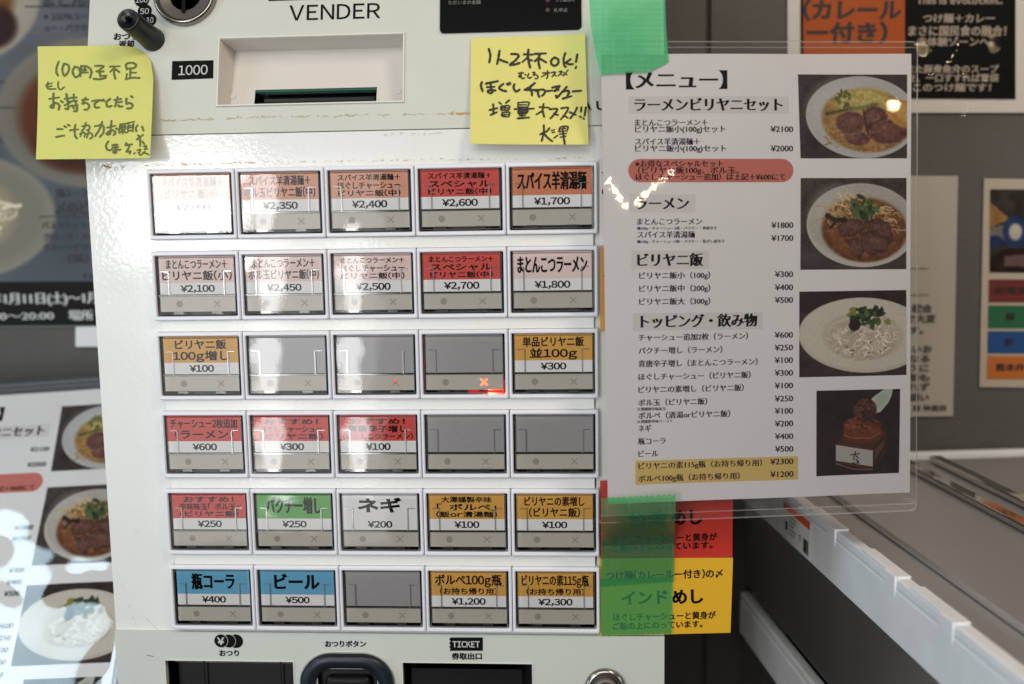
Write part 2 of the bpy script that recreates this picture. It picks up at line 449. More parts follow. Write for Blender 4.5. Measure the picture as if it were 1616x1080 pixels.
def pic_object(pic, name, fn, parent, at_local=False, label=None):
    """fn(s,t) -> 3D point for s,t in 0..1 (t downwards)"""
    nx, ny = pic.nx, pic.ny
    vs = [fn(i / nx, j / ny) for j in range(ny + 1) for i in range(nx + 1)]
    off = np.zeros(3) if at_local else np.array(world_loc(parent))
    fs = [(j * (nx + 1) + i, (j + 1) * (nx + 1) + i, (j + 1) * (nx + 1) + i + 1, j * (nx + 1) + i + 1) for j in range(ny) for i in range(nx)]
    me = bpy.data.meshes.new(name); me.from_pydata((np.array(vs) - off).tolist(), [], fs)
    ca = me.color_attributes.new('print', 'FLOAT_COLOR', 'CORNER')
    c = np.clip(pic.c, 0, 255) / 255.0
    g_ = c.mean(2, keepdims=True); c = np.clip(g_ + (c - g_) * pic.sat, 0, 1) ** 1.12
    l = np.where(c <= 0.04045, c / 12.92, ((c + 0.055) / 1.055) ** 2.4).reshape(-1, 3)
    l = np.repeat(np.c_[l, np.ones(len(l))], 4, axis=0)
    ca.data.foreach_set('color', l.astype(np.float32).ravel())
    me.materials.append(print_m)
    o = bpy.data.objects.new(name, me); COL.objects.link(o); o.parent = parent
    if label: o['label'] = label
    return o

#@@STRUCTURE
# ================================================================== setting
HZ = 1.25
WALL_Y = 0.30
mb = MB(); mb.quad([(-6, -6, 0), (6, -6, 0), (6, 6, 0), (-6, 6, 0)], mat('concrete_floor', (120, 116, 110), rough=0.8, var=0.1, vscale=4))
tag(mb.build('floor'), kind='structure')
mb = MB(); mb.box(-1.1, 1.2, -0.42, 0.299, 0.0, 0.90, mat('counter_steel', (96, 96, 98), rough=0.45, metal=0.6, var=0.05, vscale=8))
tag(mb.build('counter'), kind='structure')
# wall of painted panels with one vertical joint, shallow groove
joint = Plane((0, WALL_Y, 1.2), (1, 0, 0), (0, 0, 1)).px(1118, 60)[0]
mb = MB()
mb.box(-2.2, joint - 0.0025, WALL_Y, WALL_Y + 0.12, 0, 2.7, wall_m)
mb.box(joint + 0.0025, 2.2, WALL_Y, WALL_Y + 0.12, 0, 2.7, wall_m)
mb.box(joint - 0.0025, joint + 0.0025, WALL_Y + 0.006, WALL_Y + 0.12, 0, 2.7, mat('wall_joint', (74, 66, 60), rough=0.8))
tag(mb.build('wall', at=(0, WALL_Y, 0)), 'grey painted panel wall with a vertical joint, behind the ticket machine', 'wall')

# ================================================================== ticket machine
XL, XR = -0.1837, 0.1842
ZH = 1.4238            # fold between the leaning upper panel and the upright button panel
ZL = 1.0957            # top of the lower panel
YP = 0.005
TILT = math.radians(13)
tm = thing('ticket_machine', (0.0, 0.12, 0.90), 'cream and white ticket vending machine with six rows of picture-less menu buttons', 'vending machine')
PB = Plane((0, YP, HZ), (1, 0, 0), (0, 0, 1))                       # button panel face
PF = Plane((0, 0, HZ), (1, 0, 0), (0, 0, 1))                        # front of the button frames
PU = Plane((0, YP, ZH), (1, 0, 0), (0, math.sin(TILT), math.cos(TILT)))   # upper panel
PLW = Plane((0, YP - 0.002, ZL), (1, 0, 0), (0, 0, 1))              # lower panel

def plate_with_holes(mb, pl, u0, u1, v0, v1, holes, m, d=0.0):
    us = sorted({u0, u1, *[h[0] for h in holes], *[h[1] for h in holes]}); vs = sorted({v0, v1, *[h[2] for h in holes], *[h[3] for h in holes]})
    for a, b in zip(us[:-1], us[1:]):
        for c, e in zip(vs[:-1], vs[1:]):
            mu, mv = (a + b) / 2, (c + e) / 2
            if any(h[0] < mu < h[1] and h[2] < mv < h[3] for h in holes): continue
            mb.quad([pl.pt(a, c, d), pl.pt(b, c, d), pl.pt(b, e, d), pl.pt(a, e, d)], m)

# --- carcass behind the panels
mb = MB()
top = PU.pt(0, 0.20)
prof = [(YP + 0.03, 0.90), (YP + 0.03, ZH - 0.004), (top[1] + 0.03, top[2]), (0.262, top[2]), (0.262, 0.90)]
mb.loft([[(XL + 0.001, y, z) for y, z in prof], [(XR - 0.001, y, z) for y, z in prof]], enamel, True, True)
mb.build('body', tm)
# --- upper panel with bill recess hole
ru = [PU.uv(345, 60), PU.uv(640, 51), PU.uv(638, 162), PU.uv(341, 170)]
h_u0 = (ru[0][0] + ru[3][0]) / 2; h_u1 = (ru[1][0] + ru[2][0]) / 2
h_v1 = (ru[0][1] + ru[1][1]) / 2; h_v0 = (ru[2][1] + ru[3][1]) / 2
mb = MB()
plate_with_holes(mb, PU, XL, XR, 0.0, 0.20, [(h_u0, h_u1, h_v0, h_v1)], sage)
for uu, s_ in ((XL, -1), (XR, 1)):
    mb.quad([PU.pt(uu, 0, 0), PU.pt(uu, 0.2, 0), PU.pt(uu, 0.2, -0.03), PU.pt(uu, 0, -0.03)], sage)
mb.quad([PU.pt(XL, 0.2, 0), PU.pt(XR, 0.2, 0), PU.pt(XR, 0.2, -0.03), PU.pt(XL, 0.2, -0.03)], sage)
# thin overlay sheet ends just above the fold: a small step and its edge
mb.quad([PU.pt(XL, 0, 0), PU.pt(XR, 0, 0), (XR, YP + 0.0015, ZH - 0.0006), (XL, YP + 0.0015, ZH - 0.0006)], mat('sheet_edge', (150, 150, 142), rough=0.6))
def tu(s, x0, y0, x1, y1, h, m=black_print, w=SANS): text(mb, PU, s, x0, y0, x1, y1, h, m, w)
tu('VENDER', 457, 21, 600, 17, 25, w=(0.008, 0.008))
tu('おつり', 180, 58.5, 217, 58, 10.5, w=HEAVY); tu('返却', 188, 70.5, 211, 70, 10.5, w=HEAVY)
tu('MΛU', 902, 169, 955, 166.5, 14, w=HEAVY)
mb.prism(PU, [PU.uv(420, -12), PU.uv(514, -15), PU.uv(510, -1), PU.uv(424, 2)][::-1], 0, 0.0004, black_print)
for (x, y, r, s_, tw) in ((224, 0, 12, '100', 19), (228.5, 18, 11.3, '50', 14), (237, 32, 10.3, '10', 11)):
    c = PU.uv(x, y); k = 0.000413
    mb.add([PU.pt(u, v, 0.0002) for u, v in circ(r * k, 28, *c)], [tuple(range(28))], black_print)
    text(mb, PU, s_, x - tw / 2, y + .5, x + tw / 2, y, 9, white_print, THIN, d=0.0004)
q = [PU.uv(272, 97), PU.uv(337, 95.5), PU.uv(336.5, 124), PU.uv(271, 126.5)]
mb.prism(PU, q[::-1], 0, 0.0003, black_print)
text(mb, PU, '1000', 282, 111.8, 328, 110.5, 15.5, white_print, (0.006, 0.006), d=0.0005)
mb.build('upper_panel', tm)
# --- bill recess
rec = MB()
D_T, D_B = 0.016, 0.010
LIP = 0.0011
o4 = [(h_u0, h_v0), (h_u1, h_v0), (h_u1, h_v1), (h_u0, h_v1)]
def ins(p, a): 
    cx = (h_u0 + h_u1) / 2; cyy = (h_v0 + h_v1) / 2
    return [(u + (a if u < cx else -a), v + (a if v < cyy else -a)) for u, v in p]
lip_m = mat('recess_lip', (214, 212, 204), rough=0.4)
rec_m = mat('recess_cream', (205, 200, 192), rough=0.4, bump=0.04, bscale=400)
rec.loft([[PU.pt(u, v, 0.0) for u, v in o4], [PU.pt(u, v, 0.0012) for u, v in ins(o4, 0.0003)], [PU.pt(u, v, 0.0012) for u, v in ins(o4, LIP)],
          [PU.pt(u, v, 0.0) for u, v in ins(o4, LIP + .0004)]], lip_m)
i4 = ins(o4, LIP + .0004)
b4 = [(i4[0][0] + .004, i4[0][1] + .0015), (i4[1][0] - .002, i4[1][1] + .0015), (i4[2][0] - .002, i4[2][1] - .0015), (i4[3][0] + .004, i4[3][1] - .0015)]
bd = [D_B, D_B, D_T, D_T]
rec.loft([[PU.pt(u, v, 0.0) for u, v in i4], [PU.pt(u, v, -dd) for (u, v), dd in zip(b4, bd)]], rec_m)
bp4 = [PU.pt(u, v, -dd) for (u, v), dd in zip(b4, bd)]
PR = Plane(bp4[0], np.array(bp4[1]) - np.array(bp4[0]), np.array(bp4[3]) - np.array(bp4[0]))
s4 = [PR.uv(403, 143), PR.uv(595, 137), PR.uv(595, 160), PR.uv(403, 166)]
su0, su1, sv0, sv1 = s4[0][0], s4[1][0], (s4[2][1] + s4[3][1]) / 2, (s4[0][1] + s4[1][1]) / 2
bw = np.linalg.norm(np.array(bp4[1]) - np.array(bp4[0])); bh = np.linalg.norm(np.array(bp4[3]) - np.array(bp4[0]))
plate_with_holes(rec, PR, 0, bw, 0, bh, [(su0, su1, max(sv0, 0.0008), sv1)], rec_m)
for x, y in ((368, 153), (629, 145)):
    c = PR.uv(x, y); rec.prism(PR, circ(0.0019, 16, *c), 0, 0.0006, rec_m)
recess = rec.build('bill_recess', tm)
mb = MB()
sv0 = max(sv0, 0.0008)
so = [(su0, sv0), (su1, sv0), (su1, sv1), (su0, sv1)]
mb.loft([[PR.pt(u, v, 0) for u, v in so], [PR.pt(u, v, -0.02) for u, v in so]], mat('slot_black', (10, 12, 12), rough=0.25), False, True)
hh_ = sv1 - sv0
mb.prism(PR, [(su0, sv1 - hh_ * .14), (su1, sv1 - hh_ * .14), (su1, sv1), (su0, sv1)], -0.004, -0.0006, mat('slot_green_lip', (40, 92, 78), rough=0.3))
mb.prism(PR, [(su0 + .004, sv0 + hh_ * .50), (su1 - .003, sv0 + hh_ * .50), (su1 - .003, sv0 + hh_ * .74), (su0 + .004, sv0 + hh_ * .74)], -0.015, -0.007, mat('slot_roller', (56, 58, 58), rough=0.2))
mb.prism(PR, [(su0 + .001, sv0), (su1 - .001, sv0), (su1 - .001, sv0 + hh_ * .22), (su0 + .001, sv0 + hh_ * .22)], -0.012, -0.002, mat('slot_lower_lip', (28, 30, 30), rough=0.2))
for a in (.32, .70, .88):
    uu = su0 + (su1 - su0) * a
    mb.prism(PR, [(uu - .0024, sv0 + hh_ * .26), (uu + .0024, sv0 + hh_ * .26), (uu + .0024, sv0 + hh_ * .34), (uu - .0024, sv0 + hh_ * .34)], -0.010, -0.0062, lit_green)
mb.build('bill_slot', recess)
# --- display
mb = MB()
dq = [PU.uv(695, -40), PU.uv(917, -46), PU.uv(917, 48), PU.uv(695, 53)]
cu = (dq[0][0] + dq[1][0]) / 2; v_b = (dq[2][1] + dq[3][1]) / 2; v_t = (dq[0][1] + dq[1][1]) / 2
dp = rrect(abs(dq[1][0] - dq[0][0]), v_t - v_b, 0.0026, 5, cu, (v_b + v_t) / 2)
mb.prism(PU, dp, 0, 0.0012, black_glass)
for (s_, x0, x1, yc, hh) in (('ただいまの金額', 708, 759, 5.5, 6.5), ('つり銭切れ', 876, 907, 1.5, 6.5), ('札中止', 874, 896, 17.5, 6.5)):
    text(mb, PU, s_, x0, yc + .5, x1, yc - .3, hh, grey_print, THIN, d=0.0014)
disp = mb.build('display', tm)
for yy in (2, 17.5):
    mb = MB(); c = PU.uv(864.5, yy); mb.prism(PU, circ(0.0014, 16, *c), 0.0012, 0.0015, mat('unlit_red_led', (70, 16, 14), rough=0.3)); mb.build('indicator_lamp', disp)
# --- coin slot: stepped steel disc with an upright slit
cs = PU.uv(293.5, -6.5); rr = 0.0205
mb = MB()
rings = [(1.0, 0.0), (1.0, 0.0028), (0.97, 0.0042), (0.92, 0.0046), (0.86, 0.0040), (0.82, 0.0022), (0.78, 0.0012), (0.5, 0.0010)]
mb.loft([[PU.pt(u, v, d_) for u, v in circ(rr * k, 64, *cs)] for k, d_ in rings[:6]], chrome, smooth=True)
mb.loft([[PU.pt(u, v, d_) for u, v in circ(rr * k, 64, *cs)] for k, d_ in rings[5:]], chrome_dk, False, True, smooth=True)
cso = mb.build('coin_slot', tm)
mb = MB(); c0 = PU.uv(293, -30); c1 = PU.uv(292, 21.5)
mb.prism(PU, [(c0[0] - .0011, c1[1]), (c0[0] + .0011, c1[1]), (c0[0] + .0011, c0[1]), (c0[0] - .0011, c0[1])], 0.0008, 0.0022, dark); mb.build('coin_slit', cso)
# --- coin return knob: tapered black peg
kb = PU.uv(241.5, 63)
mb = MB()
prof = [(7.8, 0), (7.9, .8), (7.7, 2.2), (7.3, 5.5), (7.1, 10), (7.0, 20), (7.0, 23), (6.8, 24.2), (6.3, 24.7), (5.6, 24.2), (3.6, 23.2), (1.5, 22.8)]
mb.loft([[PU.pt(u - 0.00035 * d_ * .6, v + 0.0001 * d_, d_ / 1000 * 1.05) for u, v in circ(r_ / 1000, 40, *kb)] for r_, d_ in prof], black_pl, True, True, smooth=True)
kn = mb.build('coin_return_knob', tm)
# --- button panel (white enamel) with a cut-out behind the button block
PW, PH_, BH = 0.057, 0.0518, 0.0444          # column pitch, row pitch, frame height
g_x0, g_x1 = -2.5 * PW, 2.5 * PW
g_z1 = HZ + 2.5 * PH_ + BH / 2; g_z0 = HZ - 2.5 * PH_ - BH / 2
mb = MB()
plate_with_holes(mb, PB, XL, XR, ZL - HZ - 0.002, ZH - HZ - 0.0006, [(g_x0 + .002, g_x1 - .002, g_z0 - HZ + .002, g_z1 - HZ - .002)], enamel, d=-0.0005)
for uu in (XL, XR):
    mb.quad([PB.pt(uu, ZL - HZ - .002, -.0005), PB.pt(uu, ZH - HZ - .0006, -.0005), PB.pt(uu, ZH - HZ - .0006, -.03), PB.pt(uu, ZL - HZ - .002, -.03)], enamel)
bpan = mb.build('button_panel', tm)
mb = MB(); mb.box(g_x0 + .0025, g_x1 - .0025, YP + 0.008, YP + 0.010, g_z0 + .0025, g_z1 - .0025, dark)
for r in range(5):                                   # enamel rails between the rows
    zt = HZ + (2.5 - r) * PH_ - BH / 2; zb = zt - (PH_ - BH)
    mb.box(g_x0 + .0034, g_x1 - .0030, YP - 0.0025, YP + 0.004, zb + .0002, zt - .0002, rail_pl)
mb.build('button_rails', bpan)

def rect(u0, u1, v0, v1): return [(u0, v0), (u1, v0), (u1, v1), (u0, v1)]
# prototype of one menu button, local axes: x right, z up, origin at the frame's centre on its front
def L(u, v, d): return (u, -d, v)
class LocalPlane:
    def pt(s, u, v, d=0.0): return (u, -d, v)
LP = LocalPlane()
fw, fh = PW - 0.00045, BH
ow, ohh = 0.0526, 0.0388
mb = MB()
def rr_(w, h, r, d): return [L(u, v, d) for u, v in rrect(w, h, r, 3)]
mb.loft([rr_(fw, fh, .0008, -.008), rr_(fw, fh, .0008, -.0011), rr_(fw - .0008, fh - .0008, .0010, -.0003), rr_(fw - .0018, fh - .0018, .0010, 0.0),
         rr_(ow + .0012, ohh + .0012, .0008, 0.0), rr_(ow, ohh, .0006, -.0007), rr_(ow - .0002, ohh - .0002, .0006, -.0075)], frame_pl)
mb.quad([L(u, v, -.0074) for u, v in rect(-ow / 2, ow / 2, -ohh / 2, ohh / 2)], dark)
mb.quad([L(u, v, -.0070) for u, v in rect(-ow / 2 + .008, ow / 2 - .008, -ohh / 2, -ohh / 2 + .003)], pcb)
frame_mesh = mb.build('menu_button', None).data
lw = 0.0492                                             # label width
lz1 = fh * (.5 - .070); lz0 = fh * (.5 - .622); lmid = fh * (.5 - .452); sz1 = fh * (.5 - .650); sz0 = fh * (.5 - .872)
mb = MB()                                               # clear cover: front sheet with skirt, step line, two clip tabs
cw, ch_ = ow - .0022, ohh - .0020
mb.loft([rr_(cw, ch_, .0006, -.0068), rr_(cw, ch_, .0006, -.0012)], clear_edge_dk)
mb.loft([rr_(cw, ch_, .0006, -.0012), rr_(cw - .0008, ch_ - .0008, .0006, -.0006)], clear_edge)
mb.quad(rr_(cw - .0008, ch_ - .0008, .0006, -.0006), cover_clear)
cover_mesh = mb.build('cover', None).data
mb = MB()
for sx in (-1, 1):
    xa, xb = sx * .0235, sx * .0178
    x0, x1 = min(xa, xb), max(xa, xb); z0, z1 = lz0 - .0004, fh * (.5 - .285)
    xi = xb if sx > 0 else xb - .0006
    mb.box(xi, xi + .0006, .0010, .0019, z0, z1, clear_bar if sx > 0 else clear_edge)
    mb.box(x0 + .0006, x1 - .0006, .0012, .0019, z1 - .0004, z1, clear_edge)
mb.box(-lw / 2 - .0006, lw / 2 + .0006, .0012, .0020, lz0 - .0011, lz0 - .0003, clear_edge_dk)
for xx in (-.0125, .0125): mb.box(xx - .0032, xx + .0032, .0010, .0052, -ohh / 2 + .0012, -ohh / 2 + .0030, clear_edge_dk)
tabs_mesh = mb.build('clip_tabs', None).data
def strip_builder(lit):
    mb = MB()
    mb.box(-lw / 2, lw / 2, .0021, .0036, sz0, sz1, strip_m)
    zc = (sz0 + sz1) / 2
    mb.add([L(u, v, -.00205) for u, v in circ(.00215, 20, -.0120, zc)], [tuple(range(20))], strip_mark)
    if lit != 'x':
        for a in (45, -45):
            c, s_ = math.cos(math.radians(a)), math.sin(math.radians(a))
            hw, hl = .00036, .0028
            pts = [(-hl, -hw), (hl, -hw), (hl, hw), (-hl, hw)]
            mb.quad([L(.0126 + u * c - v * s_, zc + u * s_ + v * c, -.0020 - (.00004 if a > 0 else 0)) for u, v in pts], strip_mark)
    return mb
strip_mesh = strip_builder('').build('indicator_strip', None).data
strip_lit_mesh = strip_builder('x').build('indicator_strip', None).data
for o in list(COL.objects):
    if o.data in (frame_mesh, cover_mesh, tabs_mesh, strip_mesh, strip_lit_mesh): bpy.data.objects.remove(o)

BTN = [
 [('salmon', ['スパイス羊清湯麺＋', 'ビリヤニ飯(小)'], '¥2,000'), ('salmon', ['スパイス羊清湯麺＋', 'ボル玉ビリヤニ飯(中)'], '¥2,350'),
  ('salmon', ['スパイス羊清湯麺＋', 'ほぐしチャーシュー', 'ビリヤニ飯(中)'], '¥2,400'), ('red', ['スパイス羊清湯麺＋', 'スペシャル', 'ビリヤニ飯(中)'], '¥2,600'), ('orange', ['スパイス羊清湯麺'], '¥1,700')],
 [('rose', ['まとんこつラーメン＋', 'ビリヤニ飯(小)'], '¥2,100'), ('rose', ['まとんこつラーメン＋', 'ボル玉ビリヤニ飯(中)'], '¥2,450'),
  ('rose', ['まとんこつラーメン＋', 'ほぐしチャーシュー', 'ビリヤニ飯(中)'], '¥2,500'), ('red', ['まとんこつラーメン＋', 'スペシャル', 'ビリヤニ飯(中)'], '¥2,700'), ('pink', ['まとんこつラーメン'], '¥1,800')],
 [('amber', ['ビリヤニ飯', '100g増し'], '¥100'), None, None, None, ('amber', ['単品ビリヤニ飯', '並100g'], '¥300')],
 [('red', ['チャーシュー2枚追加', '（ラーメン）'], '¥600'), ('red', ['おすすめ！', 'ほぐしチャーシュー', '（ビリヤニ飯）'], '¥300'),
  ('red', ['おすすめ！', '青唐辛子増し', '（まとんこつラーメン）'], '¥100'), None, None],
 [('red', ['おすすめ！', '辛味味玉｢ボル玉｣', '（ビリヤニ飯）'], '¥250'), ('green', ['パクチー増し'], '¥250'), ('white', ['ネギ'], '¥200'),
  ('amber', ['大澤謹製辛味', '｢ボルペ｣', '（飯or清湯麺）'], '¥100'), ('amber', ['ビリヤニの素増し', '（ビリヤニ飯）'], '¥100')],
 [('blue', ['瓶コーラ'], '¥400'), ('blue', ['ビール'], '¥500'), None, ('amber', ['ボルペ100g瓶', '（お持ち帰り用）'], '¥1,200'), ('amber', ['ビリヤニの素115g瓶', '（お持ち帰り用）'], '¥2,300')]]
# widths of the lettering lines as a share of the label width
LW = {(0, 0): [.8, .75], (0, 1): [.80, .92], (0, 2): [.80, .80, .80], (0, 3): [.80, .78, .80], (0, 4): [.86], (1, 0): [.80, .92], (1, 1): [.82, .92], (1, 2): [.82, .82, .82],
      (1, 3): [.82, .78, .80], (1, 4): [.88], (2, 0): [.68, .75], (2, 4): [.78, .60], (3, 0): [.90, .78], (3, 1): [.72, .82, .84], (3, 2): [.72, .78, .92],
      (4, 0): [.68, .80, .80], (4, 1): [.74], (4, 2): [.56], (4, 3): [.66, .78, .80], (4, 4): [.78, .66], (5, 0): [.58], (5, 1): [.60], (5, 3): [.88, .76], (5, 4): [.88, .76]}
cname = {'salmon': 'salmon', 'orange': 'orange', 'pink': 'pale pink', 'rose': 'pale rose', 'red': 'red', 'amber': 'amber', 'green': 'green', 'blue': 'blue', 'white': 'plain white'}
def link_part(name, me, parent, loc=(0, 0, 0)):
    o = bpy.data.objects.new(name, me); COL.objects.link(o); o.parent = parent; o.location = loc
    return o
for r in range(6):
    for c in range(5):
        wloc = np.array([(c - 2) * PW, 0.0, HZ + (2.5 - r) * PH_])
        b = link_part('menu_button', frame_mesh, tm, Vector(wloc) - tm.location)
        cov = link_part('cover', cover_mesh, b)
        cov.rotation_euler = (math.radians(random.uniform(-.35, .35)), 0, math.radians(random.uniform(-.35, .35)))
        link_part('clip_tabs', tabs_mesh, b)
        lit = (r, c) in ((2, 3),)
        link_part('indicator_strip', strip_lit_mesh if lit else strip_mesh, b)
        e = BTN[r][c]
        mb = MB(); b['_local'] = 1
        if e is None:
            mb.box(-lw / 2, lw / 2, .0024, .0034, lz0, lz1 + .0008, insert_grey)
            mb.build('backing_card', b)
            b['label'] = 'empty button without a price card'
        else:
            kind, lines, price = e
            jx = random.uniform(-.0005, .0005); ja = random.uniform(-.004, .004)
            mb.box(-lw / 2 + jx, lw / 2 + jx, .0022, .0030, lz0, lz1, card_white)
            if kind != 'white':
                mb.quad([L(u + jx, v, -.00212) for u, v in rect(-lw / 2, lw / 2, lmid, lz1)], cardm[kind])
            n = len(lines); H_ = lz1 - lmid
            if n == 1: spec = [(.5, .60)] if kind not in ('white',) else [(.48, .52)]
            elif n == 2: spec = [(.31, .34), (.74, .34)]
            else: spec = [(.245, .215), (.54, .245), (.825, .215)]
            if n == 2 and '（' in lines[1] and r == 5: spec = [(.37, .40), (.82, .24)]
            for (fc, fhh), s_, wf in zip(spec, lines, LW[(r, c)]):
                zz = lz1 - fc * H_
                text_uv(mb, LP, s_, (-lw * wf / 2 + jx, zz - ja * .01), (lw * wf / 2 + jx, zz + ja * .01), fhh * H_, ink, HEAVY if n == 1 else SANS, d=-.00204)
            pw = .0158 if len(price) <= 4 else .0220
            zp = (lz0 + lmid) / 2
            text_uv(mb, LP, price, (-pw / 2 + jx, zp), (pw / 2 + jx, zp), .0043, ink, (.040, .022), d=-.00210)
            mb.build('price_card', b)
            b['label'] = f"button with {cname[kind]} card priced {price}"
        if lit:
            mb = MB(); zc = (sz0 + sz1) / 2
            for a in (45, -45):
                cc, s_ = math.cos(math.radians(a)), math.sin(math.radians(a)); hw, hl = .00055, .0031
                mb.quad([L(.0126 + u * cc - v * s_, zc + u * s_ + v * cc, -.0019 - (.00004 if a > 0 else 0)) for u, v in ((-hl, -hw), (hl, -hw), (hl, hw), (-hl, hw))], lit_x)
            mb.box(.0125, .0190, .0060, .0066, -ohh / 2 + .0012, -ohh / 2 + .0022, lit_red)  # emissive strips, bright core and dim ends, imitate red glow in the gap
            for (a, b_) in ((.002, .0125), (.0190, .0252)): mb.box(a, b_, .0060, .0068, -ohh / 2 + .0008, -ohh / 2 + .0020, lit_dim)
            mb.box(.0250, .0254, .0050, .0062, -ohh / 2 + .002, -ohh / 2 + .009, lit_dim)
            mb.build('cross_glow', b)
            b['label'] = 'empty button with its red cross lit'
            gl_ = bpy.data.lights.new('cross_led', 'POINT'); gl_.energy = .03; gl_.color = (1, .12, .06); gl_.shadow_soft_size = .0012
            go = bpy.data.objects.new('cross_led', gl_); COL.objects.link(go); go.location = wloc + np.array([.0165, .0046, -ohh / 2 + .0034])
        if (r, c) == (2, 2):
            mb = MB(); zc = (sz0 + sz1) / 2 + .0007
            for sgn in (-1, 1):
                mb.quad([L(.0126 + sgn * x_, z_, -.0019 - .00003 * sgn) for x_, z_ in ((0, zc - .0006), (.0019, zc + .0008), (.0017, zc + .0014), (0, zc + .0002))], lit_red)  # emissive v painted in for the reflected upper half of a cross
            mb.build('cross_glow', b); b['label'] = 'empty button with a small glowing mark for a reflected red cross'

# --- glue residue lines left by old tape
def residue(pl, x0, y0, x1, y1, n, m, hmin, hmax, wmin, wmax, seed):
    mb = MB(); r = np.random.default_rng(seed)
    for _ in range(n):
        t = r.uniform(); x = x0 + (x1 - x0) * t; y = y0 + (y1 - y0) * t + r.normal() * .9
        w = r.uniform(wmin, wmax); h = r.uniform(hmin, hmax)
        pts = [(x + w * .5 * math.cos(a) * r.uniform(.6, 1), y + h * .5 * math.sin(a) * r.uniform(.6, 1)) for a in np.linspace(0, 6.283, 9)[:-1]]
        mb.add([pl.px(px, py, 0.00025 + r.uniform(0, .0001)) for px, py in pts], [tuple(range(8))], m)
    mb.build('glue_residue' if m in (glue_m, glue_o) else 'scuff', tm)
residue(PU, 250, 190.5, 420, 185, 70, glue_m, .8, 2.0, 2, 9, 1)
residue(PU, 420, 185, 950, 176, 120, glue_m, .5, 1.5, 2, 8, 2)
residue(PU, 712, 179.5, 742, 179, 30, glue_o, 1.5, 3.6, 2, 6, 3)
residue(PU, 430, 187, 560, 182, 12, glue_o, .6, 1.5, 2, 6, 4)
residue(PB, 166, 264, 420, 256, 60, glue_m, .6, 1.6, 2, 7, 5)
residue(PB, 420, 256, 948, 249, 100, glue_m, .5, 1.3, 2, 6, 6)
residue(PB, 160, 262, 176, 265, 14, glue_o, 1, 3, 1.5, 4, 7)
residue(PB, 600, 212, 700, 210, 20, glue_m, .6, 1.2, 3, 8, 8)
residue(PB, 230, 975, 250, 995, 18, mat('scuff', (120, 120, 118), rough=.8), .6, 1.2, .8, 1.6, 9)
residue(PB, 190, 915, 215, 990, 30, MATS['scuff'], .5, 1.0, .6, 1.3, 10)
# --- lower panel
def hole(pl, a, b, c, d_):
    q = [pl.uv(*p) for p in (a, b, c, d_)]
    return (min(q[0][0], q[3][0]), max(q[1][0], q[2][0]), min(q[2][1], q[3][1]), (q[0][1] + q[1][1]) / 2)
h1 = hole(PLW, (265.5, 1040), (464, 1044), (464, 1150), (266, 1150)); h2 = hole(PLW, (637, 1045.5), (841, 1045.5), (841, 1150), (637, 1150))
cc = PLW.uv(549, 1087); h3 = (cc[0] - 47 * .000429, cc[0] + 47 * .000429, cc[1] - 32 * .000429, cc[1] + 32 * .000429)
mb = MB()
plate_with_holes(mb, PLW, XL, XR, -0.19, 0.0, [h1, h2, h3], sage_low)
mb.quad([PLW.pt(XL, 0, 0), PLW.pt(XR, 0, 0), PLW.pt(XR, 0, -.004), PLW.pt(XL, 0, -.004)], sage_low)
for uu in (XL, XR): mb.quad([PLW.pt(uu, 0, 0), PLW.pt(uu, -.19, 0), PLW.pt(uu, -.19, -.03), PLW.pt(uu, 0, -.03)], sage_low)
edge_m = mat('hole_edge', (216, 216, 208), rough=.4)
for h in (h1, h2):
    o_ = rect(h[0], h[1], h[2], h[3]); i_ = rect(h[0] + .0006, h[1] - .0006, h[2] + .0006, h[3] - .0006)
    mb.loft([[PLW.pt(u, v, 0) for u, v in o_], [PLW.pt(u, v, .0005) for u, v in o_], [PLW.pt(u, v, .0005) for u, v in i_], [PLW.pt(u, v, -.004) for u, v in i_]], edge_m)
k = 0.000429
for i, (x, y) in enumerate(((372.5, 1012), (361.5, 1011.5), (349.3, 1011))):
    c = PLW.uv(x, y)
    mb.add([PLW.pt(u, v, .0002 + i * .0002) for u, v in circ(11.2 * k, 30, *c)], [tuple(range(30))], sage_low if i else black_print)
    mb.add([PLW.pt(u, v, .0003 + i * .0002) for u, v in circ(10.6 * k, 30, *c)], [tuple(range(30))], black_print)
text(mb, PLW, '¥', 344, 1011, 354.5, 1011, 12, white_print, SANS, d=.0010)
text(mb, PLW, 'おつり', 346.5, 1031, 377, 1031, 9.5, black_print, HEAVY)
text(mb, PLW, 'おつりボタン', 513.5, 1016.5, 577.5, 1016.5, 9.5, black_print, HEAVY)
tq = [(712, 1027), (762, 1027), (762, 1006), (710, 1006)]
ser = []
for i in range(8): ser += [(709 + (2.2 if i % 2 == 0 else 0), 1006 + 21 * i / 7)]
mb.add([PLW.px(x, y, .0003) for x, y in [(762, 1006)] + ser + [(762, 1027)]], [tuple(range(10))], black_print)
text(mb, PLW, 'TICKET', 714.5, 1016.5, 757, 1016.5, 10, white_print, SANS, d=.0006)
text(mb, PLW, '券取出口', 713.5, 1036, 760, 1036, 10, black_print, HEAVY)
for u_ in (0,):
    mb.add([PLW.px(x, y, .0002) for x, y in ((232, 1033), (243, 1036), (243, 1037), (232, 1034.5))], [(0, 1, 2, 3)], MATS['scuff'])
mb.build('lower_panel', tm)
mb = MB()
o_ = rect(h1[0] + .0006, h1[1] - .0006, h1[2] + .0006, h1[3] - .0006)
mb.loft([[PLW.pt(u, v, -.004) for u, v in o_], [PLW.pt(u, v, -.026) for u, v in o_]], mat('tray_black', (18, 18, 18), rough=.3), False, True)
mb.prism(PLW, rect(h1[0] + .004, h1[1] - .003, h1[2] + .002, h1[3] - .0035), -.014, -.0125, steel_in)
